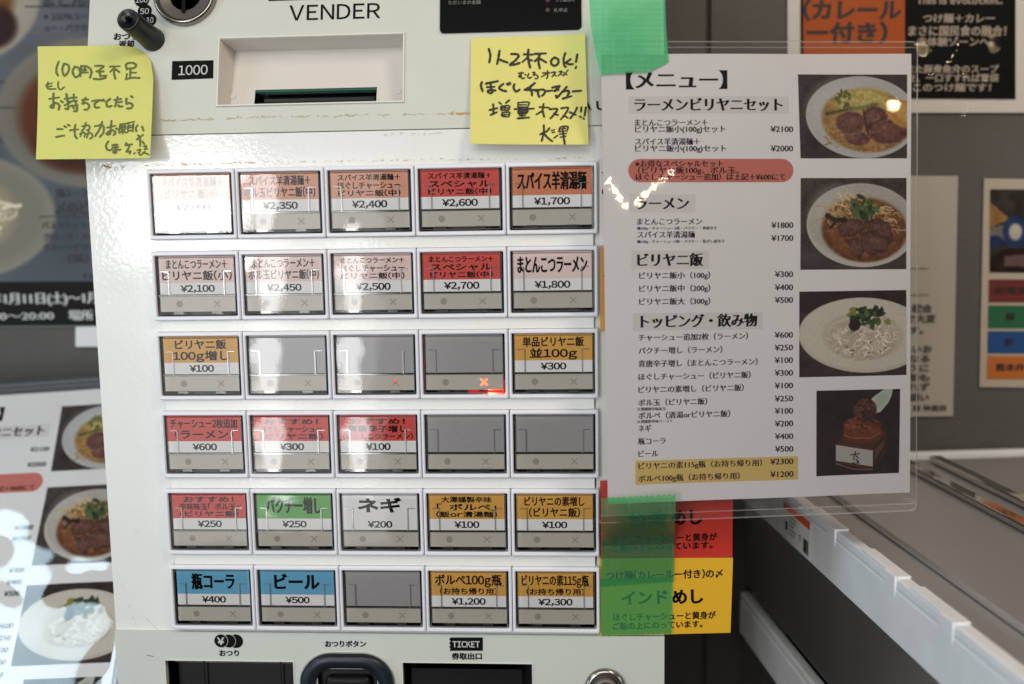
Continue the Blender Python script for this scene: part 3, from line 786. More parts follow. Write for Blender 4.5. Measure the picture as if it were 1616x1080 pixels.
mb.prism(PLW, rect(h1[0] + .003, h1[1] - .002, h1[3] - .0062, h1[3] - .0046), -.0124, -.0095, mat('tray_bar', (120, 120, 120), rough=.18, metal=1))
for f_ in (.26, .86): mb.prism(PLW, rect(h1[0] + (h1[1] - h1[0]) * f_, h1[0] + (h1[1] - h1[0]) * f_ + .0007, h1[2] + .002, h1[3] - .001), -.0090, -.0080, steel_in)
mb.build('coin_tray', tm)
mb = MB()
o_ = rect(h2[0] + .0006, h2[1] - .0006, h2[2] + .0006, h2[3] - .0006)
mb.loft([[PLW.pt(u, v, -.004) for u, v in o_], [PLW.pt(u, v, -.03) for u, v in o_]], MATS['tray_black'], False, True)
mb.prism(PLW, rect(h2[0] + .004, h2[1] - .008, h2[2] + .002, h2[3] - .011), -.016, -.014, mat('flap_black', (20, 20, 20), rough=.15))
mb.build('ticket_tray', tm)
mb = MB()
cc = PLW.uv(549, 1087)
R1 = lambda w, h, r, d_: [PLW.pt(u, v, d_) for u, v in rrect(w * k, h * k, r * k, 8, *cc)]
mb.loft([R1(150, 120, 50, 0), R1(150, 120, 50, .0008)], edge_m)
mb.loft([R1(146, 116, 48, .0008), R1(146, 116, 48, .003), R1(138, 108, 45, .0048), R1(118, 86, 38, .0048), R1(100, 70, 28, .002)], navy_pl, smooth=True)
mb.loft([R1(100, 70, 28, .002), R1(94, 64, 24, -.006)], black_pl, False, True)
cb = mb.build('change_button', tm)
mb = MB()
mb.loft([R1(74, 36, 10, -.006), R1(72, 34, 9, -.0015), R1(66, 29, 8, -.0004), R1(56, 20, 6, -.0002)], mat('push_key', (14, 12, 13), rough=.35, spec=.3), False, True)
mb.build('push_key', cb)
mb = MB()
lc = PLW.uv(955, 1085)
for m_, rs in ((chrome, [(31, 0), (31, .002), (29, .0032), (21, .0038), (20, .0030)]), (chrome_dk, [(20, .0030), (19, .0060), (17.5, .0070), (13, .0066), (12, .004)]), (dark, [(12, .004), (1, .0039)])):
    mb.loft([[PLW.pt(u, v, d_) for u, v in circ(r_ * k, 40, *lc)] for r_, d_ in rs], m_, smooth=True)
mb.build('lock_cylinder', tm)

# ================================================================== laminated menu sheets
PM = Plane((0.1448, -0.006, 1.4648), (0.9894, 0.1451, -0.0014), (-0.0081, 0.065, 0.9979), local=True)
root = thing_local('menu_sheet', PM, 'laminated menu with price list and four food photos, taped to the machine\'s right edge', 'menu sheet', 'laminated ramen and biryani menus')
pw_, ph_ = 0.1934, 0.2735
mb = MB()
N = 8
def pu(x, y): return tuple(PM.uv(x, y))
mb.add([(0, -ph_, 0), (pw_, -ph_, 0), (pw_, 0, 0), (0, 0, 0)], [(0, 1, 2, 3)], paper)
def mbox(q, m, d=.00008): mb.add([(*pu(x, y), d) for x, y in q], [tuple(range(len(q)))], m)
mbox([(992.8, 179), (1245.6, 179), (1245.6, 152), (992.8, 152)], paper_shade)
mbox([(994, 335.5), (1097.8, 335.5), (1097.8, 306.7), (994, 306.7)], paper_shade)
mbox([(996.7, 425), (1119.5, 425), (1119.5, 395.6), (996.7, 395.6)], paper_shade)
mbox([(999, 522), (1205, 520), (1205, 493), (999, 494.5)], paper_shade)
mbox([(1003, 765.7), (1259.5, 757), (1259.5, 720), (1003, 728)], menu_yel)
pc0 = [(1234.3 + 18.5 * math.cos(a), 269.3 + 18.5 * math.sin(a)) for a in np.linspace(math.pi / 2, -math.pi / 2, 12)]
pc1 = [(1010.2 + 18.5 * math.cos(a), 269.3 + 18.5 * math.sin(a)) for a in np.linspace(-math.pi / 2, -3 * math.pi / 2, 12)]
mbox(pc0 + pc1, menu_pill)
def mt(s, x0, x1, yc, h, w=MINCHO):
    sl = -0.030 * max(0, (yc - 300) / 440.0)
    hw = (x1 - x0) / 2 * sl
    text(mb, PM, s, x0, yc - hw, x1, yc + hw, h, serif_ink, w, d=.00016)
mt('【メニュー】', 990, 1146, 126.7, 27, MINCHO_B)
for s_, x0, x1, yc in (('ラーメンビリヤニセット', 1002.5, 1234.5, 165.6), ('ラーメン', 1004, 1087, 321.5), ('ビリヤニ飯', 1006.7, 1109, 410.7), ('トッピング・飲み物', 1012, 1195, 507)):
    mt(s_, x0, x1, yc, 19.5, MINCHO_B)
ITEMS = [('まとんこつラーメン＋', 1002.5, 1116, 193.6), ('ビリヤニ飯小(100g)セット', 1003, 1144.5, 204), ('スパイス羊清湯麺＋', 1003, 1104, 223.6), ('ビリヤニ飯小(100g)セット', 1003, 1145.6, 234.5),
 ('※お得なスペシャルセット', 1003, 1141, 258.6), ('（ビリヤニ飯100g、ボル玉、', 1007.5, 1166, 269), ('ほぐしチャーシュー追加）は上記＋¥600にて', 1004, 1239.5, 279.5),
 ('まとんこつラーメン', 1006, 1108, 350), ('スパイス羊清湯麺', 1006, 1096.7, 370.7), ('ビリヤニ飯小（100g）', 1009, 1121, 435), ('ビリヤニ飯中（200g）', 1009, 1121, 455.5), ('ビリヤニ飯大（300g）', 1009, 1121, 476),
 ('チャーシュー追加2枚（ラーメン）', 1008, 1181, 532), ('パクチー増し（ラーメン）', 1008, 1140, 553), ('青唐辛子増し（まとんこつラーメン）', 1008, 1196, 573), ('ほぐしチャーシュー（ビリヤニ飯）', 1008, 1185, 593.7),
 ('ビリヤニの素増し（ビリヤニ飯）', 1008, 1174, 614), ('ボル玉（ビリヤニ飯）', 1008, 1116, 635), ('ボルペ（清湯orビリヤニ飯）', 1008, 1152.5, 655), ('ネギ', 1008, 1027.5, 676.7), ('瓶コーラ', 1007.5, 1050.5, 696.7), ('ビール', 1008, 1039, 716.7),
 ('ビリヤニの素115g瓶（お持ち帰り用）', 1008, 1202.5, 733.5), ('ボルペ100g瓶（お持ち帰り用）', 1008, 1167.5, 754)]
for s_, x0, x1, yc in ITEMS: mt(s_, x0, x1, yc, 10)
for s_, x0, x1, yc in (('麺100g・チャーシュー2枚・パクチー・青唐辛子', 1005.5, 1132, 360.4), ('麺100g・チャーシュー2枚・パクチー・焦がし唐辛子', 1005.5, 1144, 381.3), ('大澤謹製辛味味玉', 1005.7, 1050.5, 646), ('大澤謹製辛味ペースト', 1005.7, 1061.7, 665.5)):
    mt(s_, x0, x1, yc, 4.8, MINCHO)
for s_, x0, yc in (('2100', 1216.7, 204), ('2000', 1217, 234.5), ('1800', 1218, 355.6), ('1700', 1218, 376), ('300', 1224, 433), ('400', 1224, 453.8), ('500', 1224, 473.8), ('600', 1223.7, 529), ('250', 1223.7, 549), ('100', 1223.7, 569),
                   ('300', 1223.7, 589), ('100', 1223.7, 609), ('250', 1223.7, 629.5), ('100', 1223.7, 649), ('200', 1223.7, 669), ('400', 1223.7, 689), ('500', 1223.7, 709), ('2300', 1216, 728.7), ('1200', 1216, 748.7)):
    mt('¥' + s_, x0, 1252, yc, 8.8, MINCHO_N)
mb.build('price_list', root)

def photo_ramen_pale():
    p = Pic(515, 402, 200, (74, 60, 56)); p.noise(9, 40, 1); p.noise(4, 6, 2)
    p.blend(p.ell(300, 205, 268, 196, 4), (196, 192, 188)); p.blend(p.ell(300, 196, 258, 184, 4, 14), (190, 187, 184)); p.blend(p.ell(190, 160, 140, 130, 0, 70) * .5, (206, 204, 202))
    s = p.ell(322, 222, 212, 150, 6, 14); p.blend(s, (168, 118, 58)); p.blend(p.ell(322, 216, 200, 138, 6, 40), (178, 132, 66))
    p.blend(p.ell(300, 128, 130, 62, -4, 36), (206, 182, 96)); p.noise(12, 9, 3, s)
    p.noodles(26, 200, 290, 80, 60, (196, 158, 88), 5, 50, 5, 14)
    p.leaves(215, 115, 40, 34, 16, [(104, 112, 44), (128, 132, 58)], 4, 18)
    p.blend(p.line([(130, 188), (180, 178), (240, 164)], 14, 10) * .9, (86, 88, 44)); p.blend(p.line([(236, 166), (300, 160), (370, 142)], 20, 14) * .8, (112, 112, 56))
    for a in ((245, 232, 70, 56, 0), (360, 215, 62, 64, 20), (430, 275, 95, 58, -8), (275, 305, 60, 34, 10)):
        p.blend(p.ell(*a, 7), (116, 68, 56)); p.blend(p.ell(a[0] - 6, a[1] - 6, a[2] * .7, a[3] * .6, a[4], 24) * .7, (136, 84, 70))
    for a in ((245, 232, 66, 52, 0), (360, 215, 58, 60, 20), (430, 275, 90, 54, -8)):
        p.blend(np.clip(p.ell(a[0], a[1], a[2] + 5, a[3] + 5, a[4], 3) - p.ell(*a, 5), 0, 1) * .55, (168, 116, 92))
    p.noise(5, 7, 8, p.ell(350, 250, 170, 100, 0, 20)); p.noise(9, 18, 9, p.ell(350, 250, 170, 100, 0, 20)); p.blend(p.line([(308, 170), (316, 235), (330, 290)], 6, 5), (70, 40, 32)); p.blend(p.line([(316, 250), (380, 222), (430, 190)], 5, 5), (80, 46, 36))
    p.blend(p.ell(500, 190, 90, 62, 30, 8), (204, 140, 60)); p.blend(p.ell(510, 185, 60, 38, 30, 20), (220, 168, 84)); p.noise(5, 4, 61); p.noise(7, 14, 62, s); p.sat = .80; return p
def photo_ramen_clear():
    p = Pic(501, 437, 200, (78, 64, 58)); p.noise(8, 40, 11); p.noise(5, 7, 12)
    p.blend(p.ell(290, 226, 262, 200, 3), (204, 196, 184)); p.blend(p.ell(290, 214, 252, 186, 3, 14), (188, 180, 168)); p.blend(p.ell(170, 150, 120, 110, 0, 60) * .5, (206, 200, 190))
    s = p.ell(302, 250, 200, 152, 3, 14); p.blend(s, (116, 62, 26)); p.blend(p.ell(302, 240, 190, 140, 3, 40), (142, 84, 38)); p.noise(10, 12, 13, s)
    p.noodles(60, 250, 150, 120, 50, (206, 170, 112), 6, 90, 14, 18); p.noodles(20, 420, 210, 50, 50, (200, 164, 110), 6, 70, 15, 18)
    for pts in ([(178, 232), (205, 200), (280, 198), (305, 240), (250, 280), (190, 275)], [(300, 210), (350, 192), (420, 215), (440, 300), (400, 330), (330, 280)], [(285, 262), (350, 250), (415, 300), (410, 350), (330, 370), (285, 330)], [(215, 300), (270, 285), (300, 345), (280, 385), (250, 372)]):
        p.blend(p.poly(pts), (104, 62, 48)); cx = sum(q[0] for q in pts) / len(pts); cyy = sum(q[1] for q in pts) / len(pts)
        p.blend(p.ell(cx, cyy - 6, 46, 30, 10, 26) * .7, (130, 84, 66)); p.blend(p.line(pts + [pts[0]], 4, 4) * .7, (70, 40, 30))
    p.noise(9, 7, 16, p.ell(310, 290, 140, 90, 0, 10))
    p.leaves(305, 140, 66, 56, 46, [(66, 88, 42), (88, 112, 56), (48, 66, 32), (104, 124, 70)], 17, 26)
    p.blend(p.line([(126, 180), (160, 200), (208, 200)], 22, 8), (44, 28, 24)); p.blend(p.line([(140, 236), (170, 208)], 12, 6), (50, 34, 28)); p.noise(5, 4, 63); p.noise(7, 14, 64, s); p.sat = .84; return p
def photo_rice():
    p = Pic(494, 395, 200, (66, 50, 46)); p.c[:40] = (54, 34, 28); p.noise(7, 30, 21); p.noise(3, 6, 22)
    p.blend(p.ell(298, 206, 302, 174, 3), (206, 196, 180)); p.blend(p.ell(298, 200, 292, 164, 3, 10), (214, 205, 190)); p.blend(p.ell(292, 210, 185, 112, 3, 14), (198, 186, 168)); p.blend(p.ell(292, 214, 175, 104, 3, 14), (208, 196, 178))
    s = p.ell(290, 225, 160, 96, 4, 10); p.blend(s, (196, 178, 158)); p.noodles(330, 290, 226, 150, 88, (214, 200, 182), 6, 30, 23, 20, .8); p.noodles(14, 290, 226, 150, 88, (120, 84, 62), 5, 12, 24, 10)
    p.leaves(310, 115, 76, 46, 46, [(64, 80, 44), (44, 58, 32), (84, 100, 56)], 25, 26); p.leaves(240, 100, 18, 20, 8, [(150, 146, 60)], 27, 20); p.leaves(400, 150, 14, 14, 6, [(150, 140, 70)], 28, 16)
    p.blend(p.ell(252, 160, 27, 25, 0, 5), (42, 26, 24)); p.noise(8, 5, 26, p.ell(252, 160, 27, 25)); p.noise(4, 4, 65); return p
def photo_jar():
    p = Pic(386, 393, 200, (46, 33, 30)); p.noise(5, 40, 31); p.blend(p.ell(60, 230, 220, 40, -14, 60) * .5, (66, 46, 40)); p.noise(2, 5, 32)
    p.blend(p.poly([(90, 250), (140, 198), (300, 186), (322, 200), (320, 295), (262, 372), (92, 336)]), (92, 50, 30))
    p.blend(p.poly([(266, 262), (322, 202), (320, 292), (264, 368)]), (70, 40, 28)); p.blend(p.poly([(272, 280), (316, 232), (314, 262), (270, 330)]), (96, 70, 58)); p.blend(p.line([(92, 338), (175, 368), (262, 372)], 5, 4), (140, 110, 96))
    p.blend(p.poly([(90, 252), (262, 284), (262, 358), (90, 324)]), (186, 180, 176))
    for y in (214, 200, 186): p.blend(p.ell(212, y, 88, 34, 2, 4), (104 + (214 - y), 58, 34))
    p.blend(p.ell(212, 166, 86, 44, 2, 5), (120, 66, 34)); p.noise(22, 10, 33, p.ell(212, 166, 80, 38, 2)); p.blend(p.line([(128, 206), (160, 222), (250, 226), (296, 200)], 3, 3) * .7, (190, 150, 124))
    p.blend(p.poly([(240, 62), (262, 34), (300, 8), (322, -6), (352, -6), (346, 30), (330, 64), (296, 104), (268, 112)]), (194, 198, 186)); p.blend(p.ell(296, 52, 40, 22, -50, 14) * .6, (172, 176, 164))
    p.blend(p.ell(224, 92, 54, 52, 10, 6), (96, 58, 48)); p.noise(24, 7, 34, p.ell(224, 92, 54, 52, 10, 6)); p.blend(p.ell(240, 120, 36, 28, 0, 8) * .6, (60, 34, 28))
    for pts in ([(160, 300), (200, 296)], [(182, 286), (172, 322)], [(184, 306), (196, 316)], [(170, 336), (178, 340)], [(184, 322), (196, 330), (186, 340)], [(192, 334), (198, 342)]): p.blend(p.line(pts, 5, 3), (40, 34, 32))
    return p
PH = [(photo_ramen_pale(), (1260, 117), (1431.5, 118), (1431.6, 250), (1264, 250)), (photo_ramen_clear(), (1264, 281), (1431, 281), (1431, 425), (1263.5, 426)),
      (photo_rice(), (1262, 460.5), (1431, 458), (1431, 592), (1262, 596)), (photo_jar(), (1289, 617), (1421, 614), (1419.7, 747), (1288.5, 752))]
for pic, a, b, c, d_ in PH:
    a, b, c, d_ = [np.array(pu(*q)) for q in (a, b, c, d_)]
    pic_object(pic, 'food_photo', lambda s, t: (*((a * (1 - s) + b * s) * (1 - t) + (d_ * (1 - s) + c * s) * t), .00014), root, True)
import bmesh
for ch in list(root.children):
    me = ch.data
    if ch.name.startswith('price_list'):
        bm = bmesh.new(); bm.from_mesh(me)
        for i in range(1, 16): bmesh.ops.bisect_plane(bm, geom=bm.verts[:] + bm.edges[:] + bm.faces[:], plane_co=(pw_ * i / 16, 0, 0), plane_no=(1, 0, 0))
        for i in range(1, 20): bmesh.ops.bisect_plane(bm, geom=bm.verts[:] + bm.edges[:] + bm.faces[:], plane_co=(0, -ph_ * i / 20, 0), plane_no=(0, 1, 0))
        bm.to_mesh(me); bm.free()
    co = np.zeros(len(me.vertices) * 3); me.vertices.foreach_get('co', co); co = co.reshape(-1, 3)
    co[:, 2] += -.0006 * (1 + np.sin(co[:, 0] * 52 + 1.0 + 9 * co[:, 1]) * np.cos(co[:, 1] * 23 + .6))
    me.vertices.foreach_set('co', co.ravel()); me.update()
# laminate: clear film larger than the paper, welded rim
mb = MB()
ox0, ox1, oy0, oy1 = pu(934, 300)[0], pu(1447.5, 300)[0], -ph_ - .0118, .0075
out = rrect(ox1 - ox0, oy1 - oy0, .0035, 5, (ox0 + ox1) / 2, (oy0 + oy1) / 2)
mb.add([(u, v, .0005) for u, v in out], [tuple(range(len(out)))], laminate)
lam = mb.build('laminate', root); lam['_local'] = 1
mb = MB()
in_ = rrect(ox1 - ox0 - .0018, oy1 - oy0 - .0018, .0031, 5, (ox0 + ox1) / 2, (oy0 + oy1) / 2)
mb.loft([[(u, v, .00055) for u, v in out], [(u, v, .00055) for u, v in in_]], lam_edge)
mb.loft([[(u, v, -.0002) for u, v in out], [(u, v, .00055) for u, v in out]], lam_edge)
for v in (oy1 - .0042, oy0 + .0046): mb.add([(ox0 + .002, v, .00058), (ox1 - .002, v, .00058), (ox1 - .002, v + .0007, .00058), (ox0 + .002, v + .0007, .00058)], [(0, 1, 2, 3)], lam_edge)
mb.build('welded_rim', lam)

# the same menu lying against a sloping board, left of the machine
K2 = 1.2                                              # this copy is a larger print
PM2 = Plane((-0.4757, 0.2369, 1.2116), (0.9976, -0.0206, 0.0667), (-0.0441, 0.5539, 0.8314))
r2 = root.copy(); COL.objects.link(r2)
mm = Matrix.Identity(4)
for i in range(3): mm[i][0] = PM2.ex[i] * K2; mm[i][1] = PM2.up[i] * K2; mm[i][2] = PM2.n[i] * K2; mm[i][3] = PM2.o[i]
r2.matrix_world = mm
r2['label'] = 'laminated menu leaning back on a sloping board left of the machine, catching daylight glare'
for ch in list(root.children):
    c = ch.copy(); COL.objects.link(c); c.parent = r2
    if c.name.startswith('laminate'):
        c.data = ch.data.copy(); c.data.materials[0] = laminate_wavy
    for g in ch.children:
        d_ = g.copy(); COL.objects.link(d_); d_.parent = c
PBd = Plane(PM2.o - PM2.n * .002, PM2.ex, PM2.up)
mb = MB(); mb.prism(PBd, rect(-.22, .252, -.345, .0125), -.014, 0.0, mat('board_grey', (84, 86, 88), rough=.7, var=.06, vscale=60))
mb.prism(PBd, rect(-.22, .252, .0125, .0150), -.016, .0004, mat('board_edge', (50, 50, 52), rough=.5))
tag(mb.build('sloping_board', at=tuple(PBd.o)), 'dark grey sloping board under the leaning laminated menu', 'board')

# ================================================================== sticky notes
CA, CB_, CC, CD = (740, 55), (740, 140), (60, 70), (60, 165)
KS = 195 / 1616.0
def sticky(name, pl, corners, disp, m, marker, strokes, label, width, cut=None):
    """corners TL,TR,BR,BL in pixels on plane pl; disp(s,t) lifts the sheet off the plane"""
    q = [pl.uv(*c) for c in corners]
    cpx = [np.array(c, float) for c in corners]
    def uvst(s, t): return (q[0] * (1 - s) + q[1] * s) * (1 - t) + (q[3] * (1 - s) + q[2] * s) * t
    def P3(s, t, e=0): u, v = uvst(s, t); return pl.pt(u, v, disp(s, t) + e)
    n = 28; vs = []
    for j in range(n + 1):
        for i in range(n + 1): vs.append((i / n, j / n))
    root = thing(name, pl.pt(*uvst(.5, 1.0)), label, 'sticky note', 'yellow sticky notes on the machine')
    mb = MB(); fs = []
    for j in range(n):
        for i in range(n):
            f = (j * (n + 1) + i, (j + 1) * (n + 1) + i, (j + 1) * (n + 1) + i + 1, j * (n + 1) + i + 1); fs.append(f)
    if cut: vs = [cut(s, t) for s, t in vs]
    mb.add([P3(s, t) for s, t in vs], fs, m, True)
    mb.add([P3(s, t, -.00012) for s, t in vs], fs, m, True)
    mb.build('note_paper', root)
    def inv(px, py):
        s, t = .5, .5
        for _ in range(8):
            c = (cpx[0] * (1 - s) + cpx[1] * s) * (1 - t) + (cpx[3] * (1 - s) + cpx[2] * s) * t - np.array([px, py])
            ds = (cpx[1] - cpx[0]) * (1 - t) + (cpx[2] - cpx[3]) * t; dt = (cpx[3] - cpx[0]) * (1 - s) + (cpx[2] - cpx[1]) * s
            J = np.array([ds, dt]).T; dd = np.linalg.solve(J, -c); s += dd[0]; t += dd[1]
        return s, t
    mb = MB(); lay = [0]
    for (ox, oy), w_, sts in strokes:
        for st in sts:
            lay[0] += 1
            e = .00018 + (lay[0] % 7) * .00003
            stroke(mb, [(ox + x * KS, oy + y * KS) for x, y in st], w_ * KS * width, lambda x, y: P3(*inv(x, y), e), marker)
    mb.build('handwriting', root)
    return root
RN = [(CA, 25, [
 [(265, 205), (285, 290), (272, 385)], [(405, 230), (390, 330), (375, 405)], [(400, 345), (450, 365), (510, 385)], [(560, 272), (630, 275), (655, 300), (610, 360), (540, 415), (600, 412), (670, 390)],
 [(725, 275), (840, 278)], [(782, 215), (777, 300), (790, 390), (806, 450)], [(770, 320), (705, 375)], [(785, 345), (830, 355)], [(865, 268), (1010, 260)], [(935, 268), (905, 330), (865, 365)], [(920, 320), (915, 380), (930, 460)], [(940, 335), (1015, 380)],
 [(1125, 315), (1085, 345), (1080, 395), (1120, 425), (1165, 400), (1170, 345), (1125, 315)], [(1262, 262), (1240, 340), (1250, 420), (1270, 445)], [(1330, 345), (1270, 385), (1245, 390)], [(1265, 385), (1310, 410), (1360, 410)], [(1418, 290), (1400, 385)], [(1402, 450), (1396, 465)],
 [(175, 650), (165, 700), (187, 770)], [(230, 668), (385, 635)], [(245, 715), (340, 710)], [(290, 660), (298, 740), (315, 778), (285, 795), (252, 768), (300, 750), (355, 762)],
 [(455, 672), (400, 720), (440, 755), (495, 768)], [(505, 668), (520, 685)], [(535, 655), (550, 672)], [(600, 675), (590, 720), (620, 770), (670, 745)],
 [(865, 655), (800, 710), (735, 745)], [(735, 745), (850, 748), (905, 745)], [(800, 712), (825, 770), (830, 820)], [(880, 760), (960, 740), (1000, 760), (985, 800), (960, 825)], [(905, 750), (910, 800), (925, 840)], [(1030, 760), (1090, 755)],
 [(1095, 715), (1190, 695), (1140, 745)], [(1120, 760), (1175, 745)], [(1280, 710), (1200, 800), (1155, 850), (1140, 820)], [(1225, 770), (1310, 765), (1285, 845)], [(1230, 865), (1340, 835)], [(1360, 772), (1465, 768)]]),
 (CA, 16, [[(655, 528), (720, 520)], [(690, 515), (685, 570), (660, 575), (665, 555), (690, 570), (700, 595), (735, 590)], [(740, 543), (752, 550)], [(785, 530), (775, 575), (800, 590), (825, 575)], [(840, 515), (870, 515), (845, 550), (880, 545), (910, 570), (890, 595), (865, 595)],
 [(970, 520), (1065, 515)], [(1030, 490), (1035, 550), (1020, 595)], [(1030, 525), (955, 570)], [(1085, 515), (1135, 510), (1090, 570)], [(1115, 540), (1145, 560)], [(1180, 505), (1220, 500), (1170, 560)], [(1200, 535), (1230, 550)], [(1298, 485), (1240, 560)], [(1240, 515), (1285, 550)]]),
 (CB_, 22, [[(325, 240), (330, 300), (330, 370)], [(280, 318), (380, 290)], [(295, 382), (375, 345)], [(405, 215), (430, 235)], [(535, 182), (490, 220)], [(1060, 300), (1160, 300), (1120, 370), (1070, 425)], [(1115, 360), (1170, 382)],
 [(930, 270), (1050, 280)], [(980, 230), (970, 320), (990, 405)], [(970, 320), (890, 370)], [(1210, 290), (1300, 285), (1260, 370), (1205, 440)], [(1245, 385), (1295, 420)], [(1415, 285), (1380, 360), (1325, 430)], [(1320, 345), (1400, 385)],
 [(1470, 285), (1465, 345)], [(1450, 410), (1468, 415)], [(1528, 288), (1510, 400)], [(1495, 435), (1508, 440)], [(605, 300), (730, 298), (855, 292)], [(645, 425), (795, 412)],
 [(985, 515), (985, 600), (960, 730)], [(940, 640), (1020, 600), (1060, 555)], [(980, 625), (1040, 690), (1095, 735)], [(1235, 610), (1245, 700), (1257, 775)]]),
 (CB_, 17, [[(430, 265), (425, 300), (460, 315)], [(440, 262), (530, 255), (540, 290), (520, 310)], [(440, 285), (520, 285)], [(480, 260), (480, 310)], [(430, 318), (530, 316)], [(445, 350), (440, 395), (530, 405)], [(450, 350), (538, 345), (532, 400)], [(455, 378), (525, 375)],
 [(650, 215), (645, 275)], [(650, 215), (740, 205), (795, 215), (770, 280)], [(665, 245), (760, 240)], [(655, 275), (770, 272)], [(650, 325), (660, 365), (750, 360)], [(655, 325), (775, 320), (755, 360)], [(665, 345), (750, 340)], [(700, 310), (702, 415)], [(670, 388), (745, 385)],
 [(1085, 590), (1125, 578)], [(1095, 618), (1125, 610)], [(1120, 690), (1165, 655)], [(1180, 605), (1200, 545), (1290, 535), (1295, 570), (1280, 600)], [(1200, 572), (1270, 560)], [(1240, 545), (1225, 600)], [(1185, 607), (1280, 592)], [(1190, 640), (1280, 630)], [(1200, 680), (1270, 668)]])]
def disp_r(s, t): return .0012 + .004 * max(0, s - .6) ** 2 * (1 - t) * 6 + .0062 * t ** 2 + .0006 * math.sin(s * 4 + t * 3)
PUr = PU
sticky('sticky_note', PU, [(743.5, 62), (923, 57.5), (928.5, 234.5), (743.5, 233)], disp_r, note_y, marker_blk, RN, 'yellow sticky note with black handwriting, stuck below the black display', 1.25)
LN = [(CC, 24, [[(315, 262), (290, 340), (290, 410), (315, 450)], [(385, 290), (365, 370), (400, 455), (450, 380), (440, 310), (385, 290)], [(525, 330), (500, 400), (545, 475), (600, 420), (575, 350), (525, 330)],
 [(610, 320), (605, 460)], [(615, 325), (690, 330), (745, 390), (730, 480)], [(660, 330), (655, 390)], [(605, 410), (700, 408)], [(630, 375), (680, 375)], [(790, 320), (900, 325), (830, 390)], [(810, 395), (905, 395)], [(850, 395), (860, 440), (870, 465)], [(900, 455), (940, 452)], [(780, 495), (860, 500), (935, 480)],
 [(985, 330), (1110, 325)], [(1050, 335), (990, 400)], [(1045, 370), (1040, 420), (1060, 495)], [(1065, 370), (1110, 405)], [(1190, 335), (1200, 290), (1280, 280), (1320, 310), (1290, 350), (1200, 355)], [(1190, 325), (1205, 370)], [(1250, 360), (1250, 480)], [(1250, 410), (1325, 412)], [(1205, 430), (1200, 490)], [(1195, 500), (1280, 480), (1375, 485)],
 [(215, 765), (340, 745)], [(265, 690), (270, 800), (277, 880), (247, 882), (240, 860), (300, 820), (350, 850), (345, 910)], [(370, 795), (395, 812)], [(435, 700), (455, 800), (470, 900), (430, 895)], [(415, 765), (490, 755)], [(420, 850), (490, 815)],
 [(495, 750), (570, 745)], [(530, 705), (535, 795)], [(480, 800), (575, 790)], [(500, 860), (590, 850)], [(560, 800), (585, 920), (545, 930)], [(530, 880), (545, 895)], [(645, 780), (720, 772)], [(685, 750), (650, 830), (700, 820), (740, 860), (720, 905), (680, 910)],
 [(775, 795), (860, 785), (810, 830), (820, 880), (870, 880)], [(880, 780), (895, 795)], [(915, 775), (930, 795)], [(1005, 765), (960, 810), (980, 870), (1030, 860)], [(1060, 780), (1150, 765)], [(1100, 740), (1085, 810), (1075, 870)], [(1110, 810), (1160, 805)], [(1115, 850), (1130, 870), (1170, 865)],
 [(1275, 730), (1295, 745)], [(1215, 760), (1220, 830), (1260, 820), (1300, 850), (1280, 890), (1230, 895)]]),
 (CC, 19, [[(185, 545), (180, 600), (200, 630), (290, 630)], [(160, 580), (240, 550)], [(170, 607), (240, 590)], [(320, 535), (320, 600), (355, 640), (400, 605)]]),
 (CD, 23, [[(345, 385), (415, 385)], [(435, 345), (460, 360)], [(480, 325), (505, 340)], [(340, 490), (440, 470)], [(510, 400), (615, 388)], [(575, 325), (570, 400), (585, 480), (610, 510)], [(830, 345), (930, 335), (945, 430), (900, 490)], [(920, 290), (890, 390), (840, 480)],
 [(990, 365), (1090, 340)], [(1040, 275), (1035, 400), (1030, 450), (990, 455), (1000, 430), (1060, 400), (1100, 430), (1080, 465)], [(1105, 375), (1120, 385)], [(1380, 335), (1360, 375), (1370, 415)], [(1440, 355), (1465, 410)], [(1015, 550), (990, 610), (1020, 665), (1070, 660)],
 [(1070, 600), (1140, 595)], [(1075, 635), (1150, 625)], [(1110, 590), (1125, 700), (1090, 690), (1110, 665), (1180, 660)], [(1240, 600), (1325, 590)], [(1245, 570), (1290, 620), (1270, 660), (1260, 690), (1310, 680), (1300, 715)], [(1360, 715), (1370, 705)], [(1395, 470), (1420, 500), (1435, 615)], [(1385, 525), (1460, 465)], [(1460, 555), (1485, 590)]]),
 (CD, 19, [[(665, 345), (750, 335), (760, 380), (730, 400)], [(710, 300), (690, 380), (665, 400)], [(640, 450), (700, 430), (705, 490)], [(670, 415), (650, 485)], [(720, 450), (790, 440), (805, 490), (775, 515)], [(755, 410), (735, 500)],
 [(1155, 320), (1145, 400), (1152, 440)], [(1155, 320), (1230, 310)], [(1170, 345), (1220, 340), (1220, 385), (1175, 390), (1170, 345)], [(1175, 365), (1215, 362)], [(1195, 390), (1195, 450)], [(1165, 430), (1180, 415)], [(1215, 415), (1235, 435)], [(1245, 305), (1335, 285)], [(1260, 320), (1260, 400), (1320, 395), (1325, 310)], [(1265, 345), (1320, 335)], [(1265, 370), (1320, 362)], [(1270, 405), (1250, 430)], [(1310, 400), (1330, 420)],
 [(1480, 620), (1515, 615), (1500, 660)], [(1400, 670), (1440, 660), (1430, 700)], [(1415, 700), (1440, 735)], [(1450, 735), (1500, 690)], [(1480, 700), (1555, 730)], [(1490, 660), (1530, 655)]])]
def disp_l(s, t): return .0035 + .008 * t ** 1.5 - .012 * max(0, (s - .62) - t * 1.0) ** 2 * 5 + .004 * max(0, s - .8) * t
